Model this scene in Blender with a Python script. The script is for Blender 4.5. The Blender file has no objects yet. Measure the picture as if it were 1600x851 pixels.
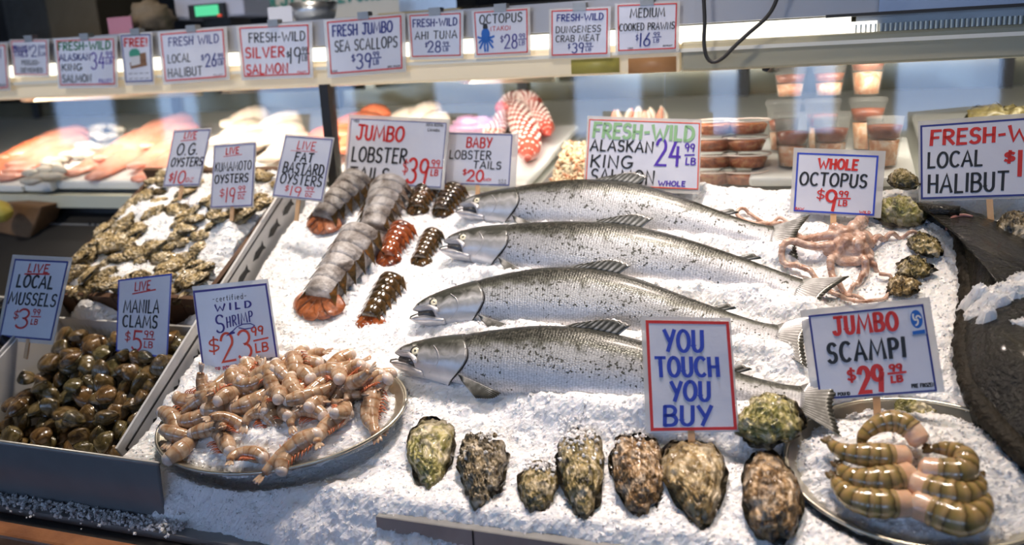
import bpy, math, random
import numpy as np
from mathutils import Vector, Matrix, noise as mnoise

SC = bpy.context.scene
COL = SC.collection
PI = math.pi
# ------------------------------------------------------------------ camera
W, H, F = 1600.0, 851.0, 1350.0
CAM = Vector((0.0, 0.0, 1.55))
yaw, pitch, roll = math.radians(20), math.radians(-14), math.radians(-2.9)
FW = Vector((-math.sin(yaw)*math.cos(pitch), math.cos(yaw)*math.cos(pitch), math.sin(pitch)))
r0 = Vector((math.cos(yaw), math.sin(yaw), 0)); u0 = r0.cross(FW)
CR = r0*math.cos(roll) + u0*math.sin(roll)
CU = -r0*math.sin(roll) + u0*math.cos(roll)
cd = bpy.data.cameras.new('camera')
cam = bpy.data.objects.new('camera', cd); COL.objects.link(cam)
M4 = Matrix.Identity(4)
for i in range(3):
    M4[i][0] = CR[i]; M4[i][1] = CU[i]; M4[i][2] = -FW[i]; M4[i][3] = CAM[i]
cam.matrix_world = M4
cd.sensor_fit = 'HORIZONTAL'; cd.sensor_width = 36.0; cd.lens = 36.0*F/W
cd.clip_start = 0.02
cd.dof.use_dof = True; cd.dof.focus_distance = 1.58; cd.dof.aperture_fstop = 2.0
SC.camera = cam
# ------------------------------------------------------------------ exposure, world, lights
vs = SC.view_settings
vs.view_transform = 'Standard'; vs.look = 'None'; vs.gamma = 1.0; vs.use_curve_mapping = False
vs.exposure = 0.0
w = bpy.data.worlds.new('world'); SC.world = w; w.use_nodes = True
w.node_tree.nodes['Background'].inputs[0].default_value = (0.40, 0.55, 1.0, 1)
w.node_tree.nodes['Background'].inputs[1].default_value = 0.10
WINDOW_RADIANCE = 4.8
def area(name, loc, target, size, power, color, sy=None, spread=None):
    l = bpy.data.lights.new(name, 'AREA'); l.energy = power; l.color = color
    l.size = size
    if sy: l.shape = 'RECTANGLE'; l.size_y = sy
    if spread: l.spread = math.radians(spread)
    o = bpy.data.objects.new(name, l); COL.objects.link(o)
    o.location = loc
    o.rotation_euler = (Vector(target)-Vector(loc)).to_track_quat('-Z', 'Y').to_euler()
    return o
def spot(name, loc, target, power, color, angle, blend=0.6, rad=0.09):
    l = bpy.data.lights.new(name, 'SPOT'); l.energy = power; l.color = color
    l.spot_size = math.radians(angle); l.spot_blend = blend; l.shadow_soft_size = rad
    o = bpy.data.objects.new(name, l); COL.objects.link(o)
    o.location = loc
    o.rotation_euler = (Vector(target)-Vector(loc)).to_track_quat('-Z', 'Y').to_euler()
    return o
WARM = (1.0, 0.85, 0.765)
spot('lamp_light_centre', (-0.40, 1.75, 2.75), (-0.42, 1.50, 1.08), 185, WARM, 54, 1.0)
spot('lamp_light_right', (0.35, 1.45, 2.75), (0.15, 1.45, 1.0), 70, (1.0, 0.84, 0.68), 60, 1.0)
spot('lamp_light_left', (-1.35, 1.85, 2.75), (-1.42, 1.50, 1.05), 150, (1.0, 0.87, 0.74), 58, 1.0)
spot('fill_light_front', (-0.9, -0.3, 3.1), (-0.8, 1.98, 1.58), 105, (1.0, 0.93, 0.86), 50, 1.0, 0.2)  # added fill above the camera, brightens the signs and rail cards
spot('fill_light_far_left', (-2.3, 0.0, 3.1), (-2.15, 1.97, 1.56), 95, (1.0, 0.92, 0.84), 42, 1.0, 0.15)  # added fill for the rail cards at the far left
spot('fill_light_banner', (-1.75, 1.95, 3.0), (-1.62, 2.6, 1.85), 26, (1.0, 0.92, 0.82), 60, 0.8, 0.1)  # small added fill so the banner does not go dark
area('case_tube_light', (-1.4, 2.06, 1.495), (-1.4, 2.40, 1.25), 2.4, 16, (1.0, 0.95, 0.86), 0.06)
area('case_tube_light_right', (0.50, 2.06, 1.495), (0.50, 2.40, 1.25), 1.1, 4.0, (1.0, 0.93, 0.8), 0.06)

# ------------------------------------------------------------------ picture rays -> places in the shop
def ray(px, py):
    return (FW + CR*((px-W/2)/F) - CU*((py-H/2)/F)).normalized()
TH = math.radians(28)
VV = Vector((0, math.cos(TH), math.sin(TH))); NN = Vector((0, -math.sin(TH), math.cos(TH)))
OO = Vector((0, 1.1265, 0.83))
def I(x, v, h=0.0): return OO + Vector((x, 0, 0)) + VV*v + NN*h
def hit(px, py, p0, n):
    d = ray(px, py); return CAM + d*((p0-CAM).dot(n)/d.dot(n))
def P(px, py, h=0.0): return hit(px, py, OO+NN*h, NN)
def XV(px, py, h=0.0):
    p = P(px, py, h); return p.x, (p-OO).dot(VV)
def onY(px, py, Y): return hit(px, py, Vector((0, Y, 0)), Vector((0, 1, 0)))
def onZ(px, py, Z): return hit(px, py, Vector((0, 0, Z)), Vector((0, 0, 1)))
CT = math.radians(11)
CN = Vector((0, -math.sin(CT), math.cos(CT)))
CO = Vector((0, 2.06, 1.25))
def CP(px, py, h=0.0): return hit(px, py, CO+CN*h, CN)

# ------------------------------------------------------------------ object helpers
def tag(o, label, cat, group=None):
    o['label'] = label; o['category'] = cat
    if group: o['group'] = group
    return o
def thing(name, label, cat, loc=(0, 0, 0), group=None, rot=None):
    o = bpy.data.objects.new(name, None); COL.objects.link(o)
    o.location = loc; o.empty_display_size = 0.03
    if rot is not None: o.rotation_euler = rot
    return tag(o, label, cat, group)
def root_of(o):
    while o.parent: o = o.parent
    return o
class MB:
    def __init__(s): s.v = []; s.f = []; s.a = []; s.mi = []
    def add(s, verts, faces, attrs=None):
        b = len(s.v); s.v += [Vector(x) for x in verts]
        s.f += [tuple(i+b for i in f) for f in faces]
        s.a += list(attrs) if attrs else [(0, 0, 0)]*len(verts)
        return b
    def hexa(s, p):      # 8 corners: bottom ring 0-3, top ring 4-7
        s.add(p, [(3,2,1,0),(4,5,6,7),(0,1,5,4),(1,2,6,5),(2,3,7,6),(3,0,4,7)])
    def box(s, c, sz, mat=None):
        c = Vector(c); x, y, z = [k/2 for k in sz]
        p = [Vector(q) for q in ((-x,-y,-z),(x,-y,-z),(x,y,-z),(-x,y,-z),(-x,-y,z),(x,-y,z),(x,y,z),(-x,y,z))]
        if mat is not None: p = [mat @ q for q in p]
        s.hexa([c+q for q in p])
    def rings(s, R, closed=True, cap0=True, cap1=True, A=None):
        n = len(R[0]); V = [p for r in R for p in r]; Fc = []
        for i in range(len(R)-1):
            for j in range(n if closed else n-1):
                k = (j+1) % n
                Fc.append((i*n+j, i*n+k, (i+1)*n+k, (i+1)*n+j))
        if closed and cap0: Fc.append(tuple(range(n-1, -1, -1)))
        if closed and cap1: Fc.append(tuple((len(R)-1)*n+j for j in range(n)))
        s.add(V, Fc, [a for r in A for a in r] if A else None)
    def tube(s, pts, rad, n=8, up=None, flat=1.0, A=False):
        pts = [Vector(p) for p in pts]
        if not hasattr(rad, '__len__'): rad = [rad]*len(pts)
        R = []; AA = []; prev = Vector(up) if up is not None else None
        for i, p in enumerate(pts):
            t = (pts[min(i+1, len(pts)-1)] - pts[max(i-1, 0)]).normalized()
            if prev is None:
                prev = t.orthogonal()
            nn = (prev - t*prev.dot(t))
            nn = nn.normalized() if nn.length > 1e-6 else t.orthogonal().normalized()
            if up is None: prev = nn
            b = t.cross(nn)
            R.append([p + (nn*math.cos(2*PI*j/n)*flat + b*math.sin(2*PI*j/n))*rad[i] for j in range(n)])
            AA.append([(i/max(1, len(pts)-1), math.cos(2*PI*j/n), math.sin(2*PI*j/n)) for j in range(n)])
        s.rings(R, A=AA)
    def build(s, name, m, parent=None, smooth=True, origin=None, attr=False, auto=None):
        me = bpy.data.meshes.new(name)
        if parent is not None:
            inv = root_of(parent).matrix_basis.inverted(); vs_ = [inv @ p for p in s.v]; loc = None
        else:
            if origin is None:
                mn = Vector([min(p[k] for p in s.v) for k in range(3)]); mx = Vector([max(p[k] for p in s.v) for k in range(3)])
                origin = Vector(((mn.x+mx.x)/2, (mn.y+mx.y)/2, mn.z))
            loc = Vector(origin); vs_ = [p-loc for p in s.v]
        me.from_pydata([tuple(p) for p in vs_], [], s.f)
        if attr:
            at = me.attributes.new('pat', 'FLOAT_VECTOR', 'POINT')
            at.data.foreach_set('vector', np.array(s.a, dtype=np.float32).ravel())
        if smooth: me.polygons.foreach_set('use_smooth', [True]*len(me.polygons))
        if auto: me.set_sharp_from_angle(angle=math.radians(auto))
        me.materials.append(m); me.update()
        o = bpy.data.objects.new(name, me); COL.objects.link(o)
        if parent is not None: o.parent = parent
        else: o.location = loc
        return o
def struct(name, mb, m, smooth=False):
    o = mb.build(name, m, None, smooth); o['kind'] = 'structure'; return o
def bevel(o, wd, seg=2):
    b = o.modifiers.new('bevel', 'BEVEL'); b.width = wd; b.segments = seg; b.limit_method = 'ANGLE'; return o
def subd(o, k=1):
    b = o.modifiers.new('subd', 'SUBSURF'); b.levels = k; b.render_levels = k; return o
def dup(root, loc=None, rot=None, sc=None, label=None, group=None):
    r = root.copy(); COL.objects.link(r)
    if loc is not None: r.location = loc
    if rot is not None: r.rotation_mode = 'XYZ'; r.rotation_euler = rot
    if sc is not None: r.scale = sc if hasattr(sc, '__len__') else (sc, sc, sc)
    if label: r['label'] = label
    if group: r['group'] = group
    for ch in list(root.children):
        c = ch.copy(); COL.objects.link(c); c.parent = r
        for g in ch.children:
            d = g.copy(); COL.objects.link(d); d.parent = c
    return r
def crom(pts, n):
    """n points along a Catmull-Rom curve through pts, even in arc length"""
    pts = [Vector(p) for p in pts]
    q = [pts[0]*2-pts[1]] + pts + [pts[-1]*2-pts[-2]]
    out = []
    for i in range(1, len(q)-2):
        a, b, c, d = q[i-1:i+3]
        for k in range(24):
            t = k/24
            out.append(0.5*((2*b)+(c-a)*t+(2*a-5*b+4*c-d)*t*t+(3*b-a-3*c+d)*t**3))
    out.append(pts[-1])
    L = [0]
    for i in range(1, len(out)): L.append(L[-1]+(out[i]-out[i-1]).length)
    res = []; j = 0
    for k in range(n):
        s_ = L[-1]*k/(n-1)
        while j < len(L)-2 and L[j+1] < s_: j += 1
        f = (s_-L[j])/max(1e-9, L[j+1]-L[j]); res.append(out[j].lerp(out[j+1], min(1, f)))
    return res, L[-1]
def interp(x, tab):
    if x <= tab[0][0]: return tab[0][1]
    for (a, b), (c, d) in zip(tab, tab[1:]):
        if x <= c:
            t = (x-a)/(c-a); return b+(d-b)*t
    return tab[-1][1]
def smooth_interp(x, tab):
    if x <= tab[0][0]: return tab[0][1]
    if x >= tab[-1][0]: return tab[-1][1]
    for i, ((a, b), (c, d)) in enumerate(zip(tab, tab[1:])):
        if x <= c:
            t = (x-a)/(c-a)
            m0 = (d-tab[i-1][1])/(c-tab[i-1][0])*(c-a) if i > 0 else d-b
            m1 = (tab[i+2][1]-b)/(tab[i+2][0]-a)*(c-a) if i+2 < len(tab) else d-b
            return (2*t**3-3*t*t+1)*b+(t**3-2*t*t+t)*m0+(-2*t**3+3*t*t)*d+(t**3-t*t)*m1
def vnoise(p, sc, off=0.0): return mnoise.noise(Vector(p)*sc + Vector((off, off*1.7, off*0.3)))

# ------------------------------------------------------------------ materials
def newmat(name):
    m = bpy.data.materials.new(name); m.use_nodes = True
    nt = m.node_tree; return m, nt, nt.nodes['Principled BSDF']
def simple(name, col, rough=0.5, metal=0.0, spec=0.5, coat=0.0, alpha=1.0, sss=0.0, trans=0.0, emit=None, es=1.0):
    m, nt, b = newmat(name)
    b.inputs['Base Color'].default_value = (*col, 1); b.inputs['Roughness'].default_value = rough
    b.inputs['Metallic'].default_value = metal; b.inputs['Specular IOR Level'].default_value = spec
    b.inputs['Coat Weight'].default_value = coat; b.inputs['Coat Roughness'].default_value = 0.08
    b.inputs['Alpha'].default_value = alpha; b.inputs['Transmission Weight'].default_value = trans
    if sss:
        b.inputs['Subsurface Weight'].default_value = sss; b.inputs['Subsurface Radius'].default_value = (1, .5, .3); b.inputs['Subsurface Scale'].default_value = 0.006
    if emit: b.inputs['Emission Color'].default_value = (*emit, 1); b.inputs['Emission Strength'].default_value = es
    return m
def nd(nt, t, **kw):
    n = nt.nodes.new(t)
    for k, v in kw.items():
        if k in n.inputs: n.inputs[k].default_value = v
        else: setattr(n, k, v)
    return n
def ramp(nt, stops, interp_='LINEAR'):
    r = nt.nodes.new('ShaderNodeValToRGB'); e = r.color_ramp.elements; r.color_ramp.interpolation = interp_
    while len(e) < len(stops): e.new(0.5)
    for el, (p, c) in zip(e, stops): el.position = p; el.color = (*c, 1) if len(c) == 3 else c
    return r
def coords(nt, rnd=True, attr=None):
    if attr:
        a = nd(nt, 'ShaderNodeAttribute', attribute_name=attr); return a.outputs['Vector']
    tc = nt.nodes.new('ShaderNodeTexCoord')
    if not rnd: return tc.outputs['Object']
    oi = nt.nodes.new('ShaderNodeObjectInfo')
    mu = nd(nt, 'ShaderNodeMath', operation='MULTIPLY'); mu.inputs[1].default_value = 37.0
    nt.links.new(oi.outputs['Random'], mu.inputs[0])
    ad = nd(nt, 'ShaderNodeVectorMath', operation='ADD')
    nt.links.new(tc.outputs['Object'], ad.inputs[0]); nt.links.new(mu.outputs[0], ad.inputs[1])
    return ad.outputs[0]
def noisy(name, stops, scale=20, detail=6, rough=0.5, bump=0.3, bscale=None, metal=0, distort=0.5, coat=0.0, rnd=True, sss=0.0, spec=0.5, bdist=0.01, rrange=None):
    m, nt, b = newmat(name); L = nt.links.new
    co = coords(nt, rnd)
    n = nd(nt, 'ShaderNodeTexNoise', Scale=scale, Detail=detail, Distortion=distort, Roughness=0.62)
    L(co, n.inputs['Vector'])
    r = ramp(nt, stops); L(n.outputs['Fac'], r.inputs[0]); L(r.outputs[0], b.inputs['Base Color'])
    b.inputs['Roughness'].default_value = rough; b.inputs['Metallic'].default_value = metal
    b.inputs['Coat Weight'].default_value = coat; b.inputs['Coat Roughness'].default_value = 0.1
    b.inputs['Specular IOR Level'].default_value = spec
    if sss:
        b.inputs['Subsurface Weight'].default_value = sss; b.inputs['Subsurface Radius'].default_value = (1, .6, .4); b.inputs['Subsurface Scale'].default_value = 0.005
    if bump:
        n2 = nd(nt, 'ShaderNodeTexNoise', Scale=bscale or scale*2, Detail=5)
        L(co, n2.inputs['Vector'])
        bp = nd(nt, 'ShaderNodeBump', Strength=bump, Distance=bdist); L(n2.outputs['Fac'], bp.inputs['Height']); L(bp.outputs[0], b.inputs['Normal'])
    return m

MT = {}
def ice_mat():
    m, nt, b = newmat('crushed_ice'); L = nt.links.new
    co = coords(nt, False)
    n = nd(nt, 'ShaderNodeTexNoise', Scale=160, Detail=4); L(co, n.inputs['Vector'])
    v = nd(nt, 'ShaderNodeTexVoronoi', Scale=230); L(co, v.inputs['Vector'])
    mx = nd(nt, 'ShaderNodeMath', operation='ADD'); L(n.outputs['Fac'], mx.inputs[0]); L(v.outputs['Distance'], mx.inputs[1])
    bp = nd(nt, 'ShaderNodeBump', Strength=0.28, Distance=0.0022); L(mx.outputs[0], bp.inputs['Height']); L(bp.outputs[0], b.inputs['Normal'])
    b.inputs['Base Color'].default_value = (0.90, 0.91, 0.93, 1); b.inputs['Roughness'].default_value = 0.28
    b.inputs['Subsurface Weight'].default_value = 0.6; b.inputs['Subsurface Radius'].default_value = (0.8, 0.9, 1.0); b.inputs['Subsurface Scale'].default_value = 0.014
    return m
MT['ice'] = ice_mat()
MT['steel'] = noisy('brushed_steel', [(0.3, (0.55, 0.55, 0.54)), (0.7, (0.68, 0.68, 0.67))], 8, 4, 0.3, 0.05, metal=0.9)
MT['dull_steel'] = noisy('dull_steel', [(0.3, (0.28, 0.28, 0.27)), (0.7, (0.38, 0.38, 0.37))], 6, 4, 0.42, 0.05, metal=0.6)
MT['wood_stick'] = noisy('stick_wood', [(0.3, (0.62, 0.36, 0.18)), (0.7, (0.75, 0.48, 0.26))], 30, 4, 0.6, 0.1)
MT['dark'] = simple('dark_paint', (0.012, 0.011, 0.010), 0.5)
MT['charcoal'] = simple('charcoal_rubber', (0.03, 0.028, 0.026), 0.55)
MT['white_plastic'] = simple('white_plastic', (0.80, 0.80, 0.77), 0.35)
# ================================================================== the setting
MT['floor'] = noisy('wet_concrete', [(0.3, (0.10, 0.095, 0.09)), (0.7, (0.16, 0.15, 0.14))], 3, 5, 0.4, 0.1, rnd=False)
MT['ceil'] = simple('ceiling_paint', (0.16, 0.13, 0.10), 0.8)
MT['wallb'] = noisy('back_wall_paint', [(0.3, (0.035, 0.025, 0.018)), (0.7, (0.06, 0.042, 0.03))], 2, 4, 0.7, 0.05, rnd=False)
MT['wallf'] = simple('front_wall_paint', (0.10, 0.09, 0.08), 0.8)
mb = MB(); mb.box((0, 0.3, -0.05), (16, 12, 0.1)); struct('floor', mb, MT['floor'])
mb = MB(); mb.box((0, 0.3, 3.65), (16, 12, 0.1)); struct('ceiling', mb, MT['ceil'])
mb = MB(); mb.box((0, 6.3, 1.8), (16, 0.1, 3.6)); struct('wall_back', mb, MT['wallb'])
# street side of the hall, behind the photographer: a wall with daylit openings
YF = -5.0
wins = [(-9.6, -8.5), (-7.9, -7.2), (-6.4, -5.0), (-4.1, -3.2), (-2.5, -1.7), (-1.1, -0.75), (-0.3, 0.15), (0.6, 1.55), (2.3, 3.2)]
xs = [-12.0] + [a for wn in wins for a in wn] + [8.0]
mb = MB()
for i in range(0, len(xs), 2):
    mb.box(((xs[i]+xs[i+1])/2, YF, 1.6), (xs[i+1]-xs[i], 0.16, 1.9))
mb.box((-2, YF, 0.325), (20, 0.16, 0.65)); mb.box((-2, YF, 3.075), (20, 0.16, 1.05))
struct('wall_front', mb, MT['wallf'])
m_, nt_, b_ = newmat('daylight_glass')
b_.inputs['Base Color'].default_value = (0.3, 0.35, 0.4, 1); b_.inputs['Roughness'].default_value = 0.4
b_.inputs['Emission Color'].default_value = (0.40, 0.60, 1.0, 1); b_.inputs['Emission Strength'].default_value = WINDOW_RADIANCE
for i, (a, c) in enumerate(wins):
    mb = MB(); mb.box(((a+c)/2, YF, 1.6), (c-a, 0.03, 1.9))
    o = struct('window_%d' % (i+1), mb, m_)
    fr = MB()
    for zz in (0.67, 1.55, 2.53): fr.box(((a+c)/2, YF+0.04, zz), (c-a, 0.05, 0.05))
    for xx in (a+0.02, c-0.02): fr.box((xx, YF+0.04, 1.6), (0.05, 0.05, 1.9))
    fr.build('window_frame', MT['charcoal'], o, False)

# ------------------------------------------------------------------ the refrigerated display case
YC = 1.97
XL, XR = -3.6, 1.5
case = thing('display_case', 'long glass fronted refrigerated seafood case behind the ice', 'display case', (XL+2, YC+0.4, 0))
MT['case_metal'] = noisy('case_bluegrey_metal', [(0.35, (0.30, 0.36, 0.47)), (0.65, (0.42, 0.47, 0.56))], 3, 5, 0.4, 0.03, metal=0.3)
MT['case_cream'] = simple('case_cream_enamel', (0.80, 0.69, 0.50), 0.4)
MT['case_inside'] = noisy('case_olive_lining', [(0.3, (0.12, 0.115, 0.075)), (0.7, (0.18, 0.17, 0.11))], 2, 3, 0.12, 0, metal=0.35)
MT['case_deck'] = simple('case_deck_enamel', (0.68, 0.68, 0.62), 0.35)
MT['tube'] = simple('lit_tube_diffuser', (0.9, 0.9, 0.85), 0.4, emit=(1.0, 0.94, 0.80), es=1.6)
cx = (XL+XR)/2; cw = XR-XL
b = MB(); b.box((cx, YC+0.015, 1.632), (cw, 0.03, 0.064)); b.build('fascia', simple('fascia_grey', (0.42, 0.42, 0.44), .4, .2), case, False)
b = MB(); b.box((cx, YC+0.45, 1.655), (cw, 0.86, 0.02)); b.build('top', MT['case_metal'], case, False)
b = MB(); b.box((-0.05+0.85, YC-0.004, 1.665), (1.4, 0.012, 0.13)); bb = b.build('header_panel', MT['case_metal'], case, False); bb['label'] = 'worn blue grey metal panel'
b = MB(); b.box((0.75, YC-0.014, 1.598), (1.5, 0.014, 0.006)); b.build('header_trim', MT['charcoal'], case, False)
b = MB(); b.box((-1.55, YC+0.035, 1.580), (3.2, 0.02, 0.034)); b.build('lamp_diffuser', MT['tube'], case, False)['label'] = 'lit white lamp strip'
b = MB(); b.box((0.78, YC+0.035, 1.572), (1.44, 0.02, 0.05)); b.build('air_grille', MT['dull_steel'], case, False)
b = MB()
for k in range(150): b.box((0.06+k*0.0093, YC+0.019, 1.562), (0.0034, 0.014, 0.034))
g_ = b.build('grille_fins', simple('grille_fin', (0.72, 0.68, 0.55), 0.4, 0.3), case, False)
b = MB(); b.box((-0.13, YC+0.030, 1.572), (0.46, 0.03, 0.026)); b.build('lamp_tube', MT['tube'], case, False)['label'] = 'bright lamp tube end'
MT['glow_cream'] = simple('cream_valance_glow', (0.80, 0.68, 0.48), 0.4, emit=(1.0, 0.80, 0.52), es=0.22)  # lamp glow on the cream valance, put into the material as weak emission
b = MB(); b.box(((XL-.30)/2, YC+0.02, 1.531), (-.30-XL, 0.03, 0.064)); bevel(b.build('valance', MT['glow_cream'], case, False), 0.006)
b = MB(); b.box(((XR-.298)/2, YC+0.02, 1.531), (XR+.298, 0.03, 0.064)); bevel(b.build('valance', simple('unlit_olive_enamel', (0.50, 0.45, 0.30), .4), case, False), 0.006)  # right run of the valance: no glow added, duller olive tone
b = MB(); b.box((cx, YC+0.0, 1.545), (cw, 0.012, 0.008)); b.build('valance_lip', simple('valance_lip', (0.85, 0.82, 0.70), 0.3), case, False)
gm = bpy.data.materials.new('case_glass'); gm.use_nodes = True
nt = gm.node_tree; nt.nodes.clear()
out = nt.nodes.new('ShaderNodeOutputMaterial'); mx = nt.nodes.new('ShaderNodeMixShader')
tr = nt.nodes.new('ShaderNodeBsdfTransparent'); gl = nt.nodes.new('ShaderNodeBsdfGlossy'); gl.inputs['Roughness'].default_value = 0.03
lw = nd(nt, 'ShaderNodeLayerWeight', Blend=0.5)
pw = nd(nt, 'ShaderNodeMath', operation='POWER'); pw.inputs[1].default_value = 5.0; nt.links.new(lw.outputs['Facing'], pw.inputs[0])
fz = nd(nt, 'ShaderNodeMath', operation='MULTIPLY_ADD'); fz.inputs[1].default_value = 0.9; fz.inputs[2].default_value = 0.055; nt.links.new(pw.outputs[0], fz.inputs[0])
nt.links.new(fz.outputs[0], mx.inputs[0]); nt.links.new(tr.outputs[0], mx.inputs[1]); nt.links.new(gl.outputs[0], mx.inputs[2]); nt.links.new(mx.outputs[0], out.inputs[0])
for (a, c) in ((XL, -1.215), (-1.185, -0.34), (-0.335, XR)):
    b = MB(); b.box(((a+c)/2, YC+0.012, 1.37), (c-a, 0.006, 0.27)); b.build('glass_pane', gm, case, False)
for xx in (-1.20, -2.75):
    b = MB(); b.box((xx, YC+0.008, 1.375), (0.026, 0.03, 0.26)); b.build('mullion', MT['dark'], case, False)
# deck, back and ends of the inside
p = [CO+CN*-0.02 + Vector((x, 0, 0)) + Vector((0, math.cos(CT), math.sin(CT)))*s for x, s in ((XL, -0.08), (XR, -0.08), (XR, 0.9), (XL, 0.9))]
b = MB(); b.hexa([q-Vector((0, 0, 0.03)) for q in p]+p); b.build('deck', MT['case_deck'], case, False)
b = MB(); b.box((cx, 2.93, 1.45), (cw, 0.04, 0.42)); b.build('back_panel', MT['case_inside'], case, False)
for k in range(7):
    b = MB(); b.box((XL+0.4+k*0.74, 2.90, 1.47), (0.035, 0.02, 0.36)); b.build('door_stile', MT['dark'], case, False)
for k in range(5):
    x0 = -3.0+k*0.72
    b = MB(); b.tube([(x0, 2.02, 1.50), (x0-0.02, 2.86, 1.47)], 0.010, 6); b.build('support_rod', MT['case_cream'] if k % 2 else MT['dark'], case, False)
b = MB(); b.box((cx, 2.45, 1.515), (cw, 0.88, 0.015)); b.build('inner_canopy', MT['case_inside'], case, False)
# front body below the glass
b = MB(); b.box((cx, YC-0.03, 1.205), (cw, 0.05, 0.035)); b.build('deck_edge', simple('deck_edge_enamel', (0.62, 0.62, 0.48), 0.3), case, False)
b = MB(); b.box((cx, YC+0.02, 1.16), (cw, 0.05, 0.06)); b.build('dark_gap', MT['dark'], case, False)
b = MB(); b.box((cx, YC-0.03, 1.105), (cw, 0.05, 0.07)); fp = b.build('front_panel', MT['dull_steel'], case, False); bevel(fp, 0.004)
b = MB(); b.box((cx, YC+0.06, 0.53), (cw, 0.15, 1.06)); b.build('lower_body', MT['charcoal'], case, False)
# screws and holes in the front panel
for px, py in ((72, 356), (140, 350), (148, 350), (160, 349), (174, 348)):
    q = onY(px, py, YC-0.056); b = MB(); b.tube([q, q+Vector((0, 0.004, 0))], 0.004, 8); b.build('screw', MT['dark'], case, False)

# ------------------------------------------------------------------ things on top of and behind the case
ZT = 1.667
banner = thing('shop_banner', 'pale hanging banner with green capital letters above the price cards', 'banner', (-1.6, 2.6, 1.667))
q0, q1 = onY(425, 40, 2.6), onY(735, -30, 2.6)
b = MB(); b.box(((q0.x+q1.x)/2, 2.6, 1.80), (q1.x-q0.x, 0.012, 0.26)); b.build('cloth', simple('banner_cloth', (0.62, 0.60, 0.55), 0.7), banner, False)

def on_top(px, py, Y): return onY(px, py, Y)
# retail scale with green display
def place_box(name, label, cat, pxs, Y, depth, m, group=None):
    x0, y0, x1, y1 = pxs
    a = onY(x0, y1, Y); c = onY(x1, y0, Y)
    b = MB(); b.box(((a.x+c.x)/2, Y+depth/2, (ZT+c.z)/2), (c.x-a.x, depth, max(0.02, c.z-ZT)))
    return b
scale_t = thing('retail_scale', 'pale retail scale with a glowing green display on the counter', 'scale', onY(322, 30, 2.3).xy.to_3d()+Vector((0, 0, ZT)))
a, c = onY(271, 32, 2.25), onY(375, -14, 2.25)
b = MB(); b.box(((a.x+c.x)/2, 2.33, (a.z+c.z)/2), (c.x-a.x, 0.14, c.z-a.z)); bevel(b.build('housing', simple('scale_housing', (0.50, 0.50, 0.58), 0.4), scale_t, False), 0.008)
b = MB(); b.box(((a.x+c.x)/2, 2.34, (ZT+a.z)/2), (0.1, 0.1, max(0.01, a.z-ZT))); b.build('column', MT['charcoal'], scale_t, False)
a, c = onY(297, 31, 2.244), onY(349, 4, 2.244)
b = MB(); b.box(((a.x+c.x)/2, 2.248, (a.z+c.z)/2), (c.x-a.x, 0.012, c.z-a.z)); bz = b.build('bezel', MT['dark'], scale_t, False)
a, c = onY(306, 26, 2.24), onY(340, 7, 2.24)
b = MB(); b.box(((a.x+c.x)/2, 2.241, (a.z+c.z)/2), (c.x-a.x, 0.004, c.z-a.z)); b.build('display', simple('green_display', (0.05, 0.3, 0.15), 0.3, emit=(0.10, 0.75, 0.33), es=0.75), scale_t, False)
a = onY(343, 24, 2.24)
b = MB(); b.box(a, (0.012, 0.005, 0.007)); b.build('indicator', simple('red_lamp', (0.3, 0.02, 0.01), 0.3, emit=(1, .1, .03), es=.6), scale_t, False)

def counter_block(name, label, cat, px0, py0, px1, py1, Y, depth, m, bev=0.004):
    a, c = onY(px0, py1, Y), onY(px1, py0, Y)
    z0 = min(ZT, a.z)
    b = MB(); b.box(((a.x+c.x)/2, Y+depth/2, (ZT+c.z)/2), (c.x-a.x, depth, c.z-ZT))
    o = b.build(name, m, None, False); bevel(o, bev); return tag(o, label, cat)
counter_block('price_ticket', 'small pink ticket standing on the counter left of the scale', 'ticket', 170, 25, 204, 50, 2.1, 0.006, simple('pink_card', (0.62, 0.26, 0.33), 0.6), 0.001)
counter_block('note_card', 'small blank white card standing beside the steel pan', 'card', 420, 9, 455, 35, 2.1, 0.006, simple('white_card', (0.72, 0.71, 0.75), 0.6), 0.001)
counter_block('cash_drawer', 'black flat till on the counter behind the crab meat card', 'till', 705, -10, 1010, 12, 2.5, 0.3, MT['dark'])
counter_block('carton', 'brown cardboard carton standing left of the scale on the counter', 'carton', 80, -25, 145, 60, 2.6, 0.25, noisy('carton_board', [(0.3, (0.14, 0.10, 0.05)), (0.7, (0.18, 0.13, 0.07))], 6, 3, .7, .1))
counter_block('apron_cloth', 'grey brown cloth hanging at the far left above the cards', 'cloth', 8, -30, 76, 70, 2.7, 0.1, noisy('apron_cloth', [(0.3, (0.085, 0.07, 0.055)), (0.7, (0.13, 0.11, 0.085))], 5, 5, .9, .8, bscale=6, bdist=.1), 0.04)
# crumpled brown paper bag near the pink ticket
def crumple(name, label, cat, c, size, m, seed):
    b = MB(); n = 14; R = []
    for i in range(n+1):
        t = i/n*PI; ring = []
        for j in range(18):
            f = j/18*2*PI
            d = Vector((math.sin(t)*math.cos(f), math.sin(t)*math.sin(f), -math.cos(t)))
            k = 1+0.45*vnoise(d, 2.2, seed)+0.18*vnoise(d, 5, seed+3)
            ring.append(Vector(c)+Vector((d.x*size[0], d.y*size[1], d.z*size[2]))*k)
        R.append(ring)
    b.rings(R); o = b.build(name, m); return tag(o, label, cat)
q = onY(238, 34, 2.2); crumple('paper_bag', 'crumpled brown paper bag beside the pink ticket', 'bag', (q.x, 2.2, ZT+0.045), (0.062, 0.06, 0.05), noisy('brown_paper', [(0.3, (0.13, 0.09, 0.05)), (0.7, (0.3, 0.23, 0.15))], 9, 4, .7, .4), 5)
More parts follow.
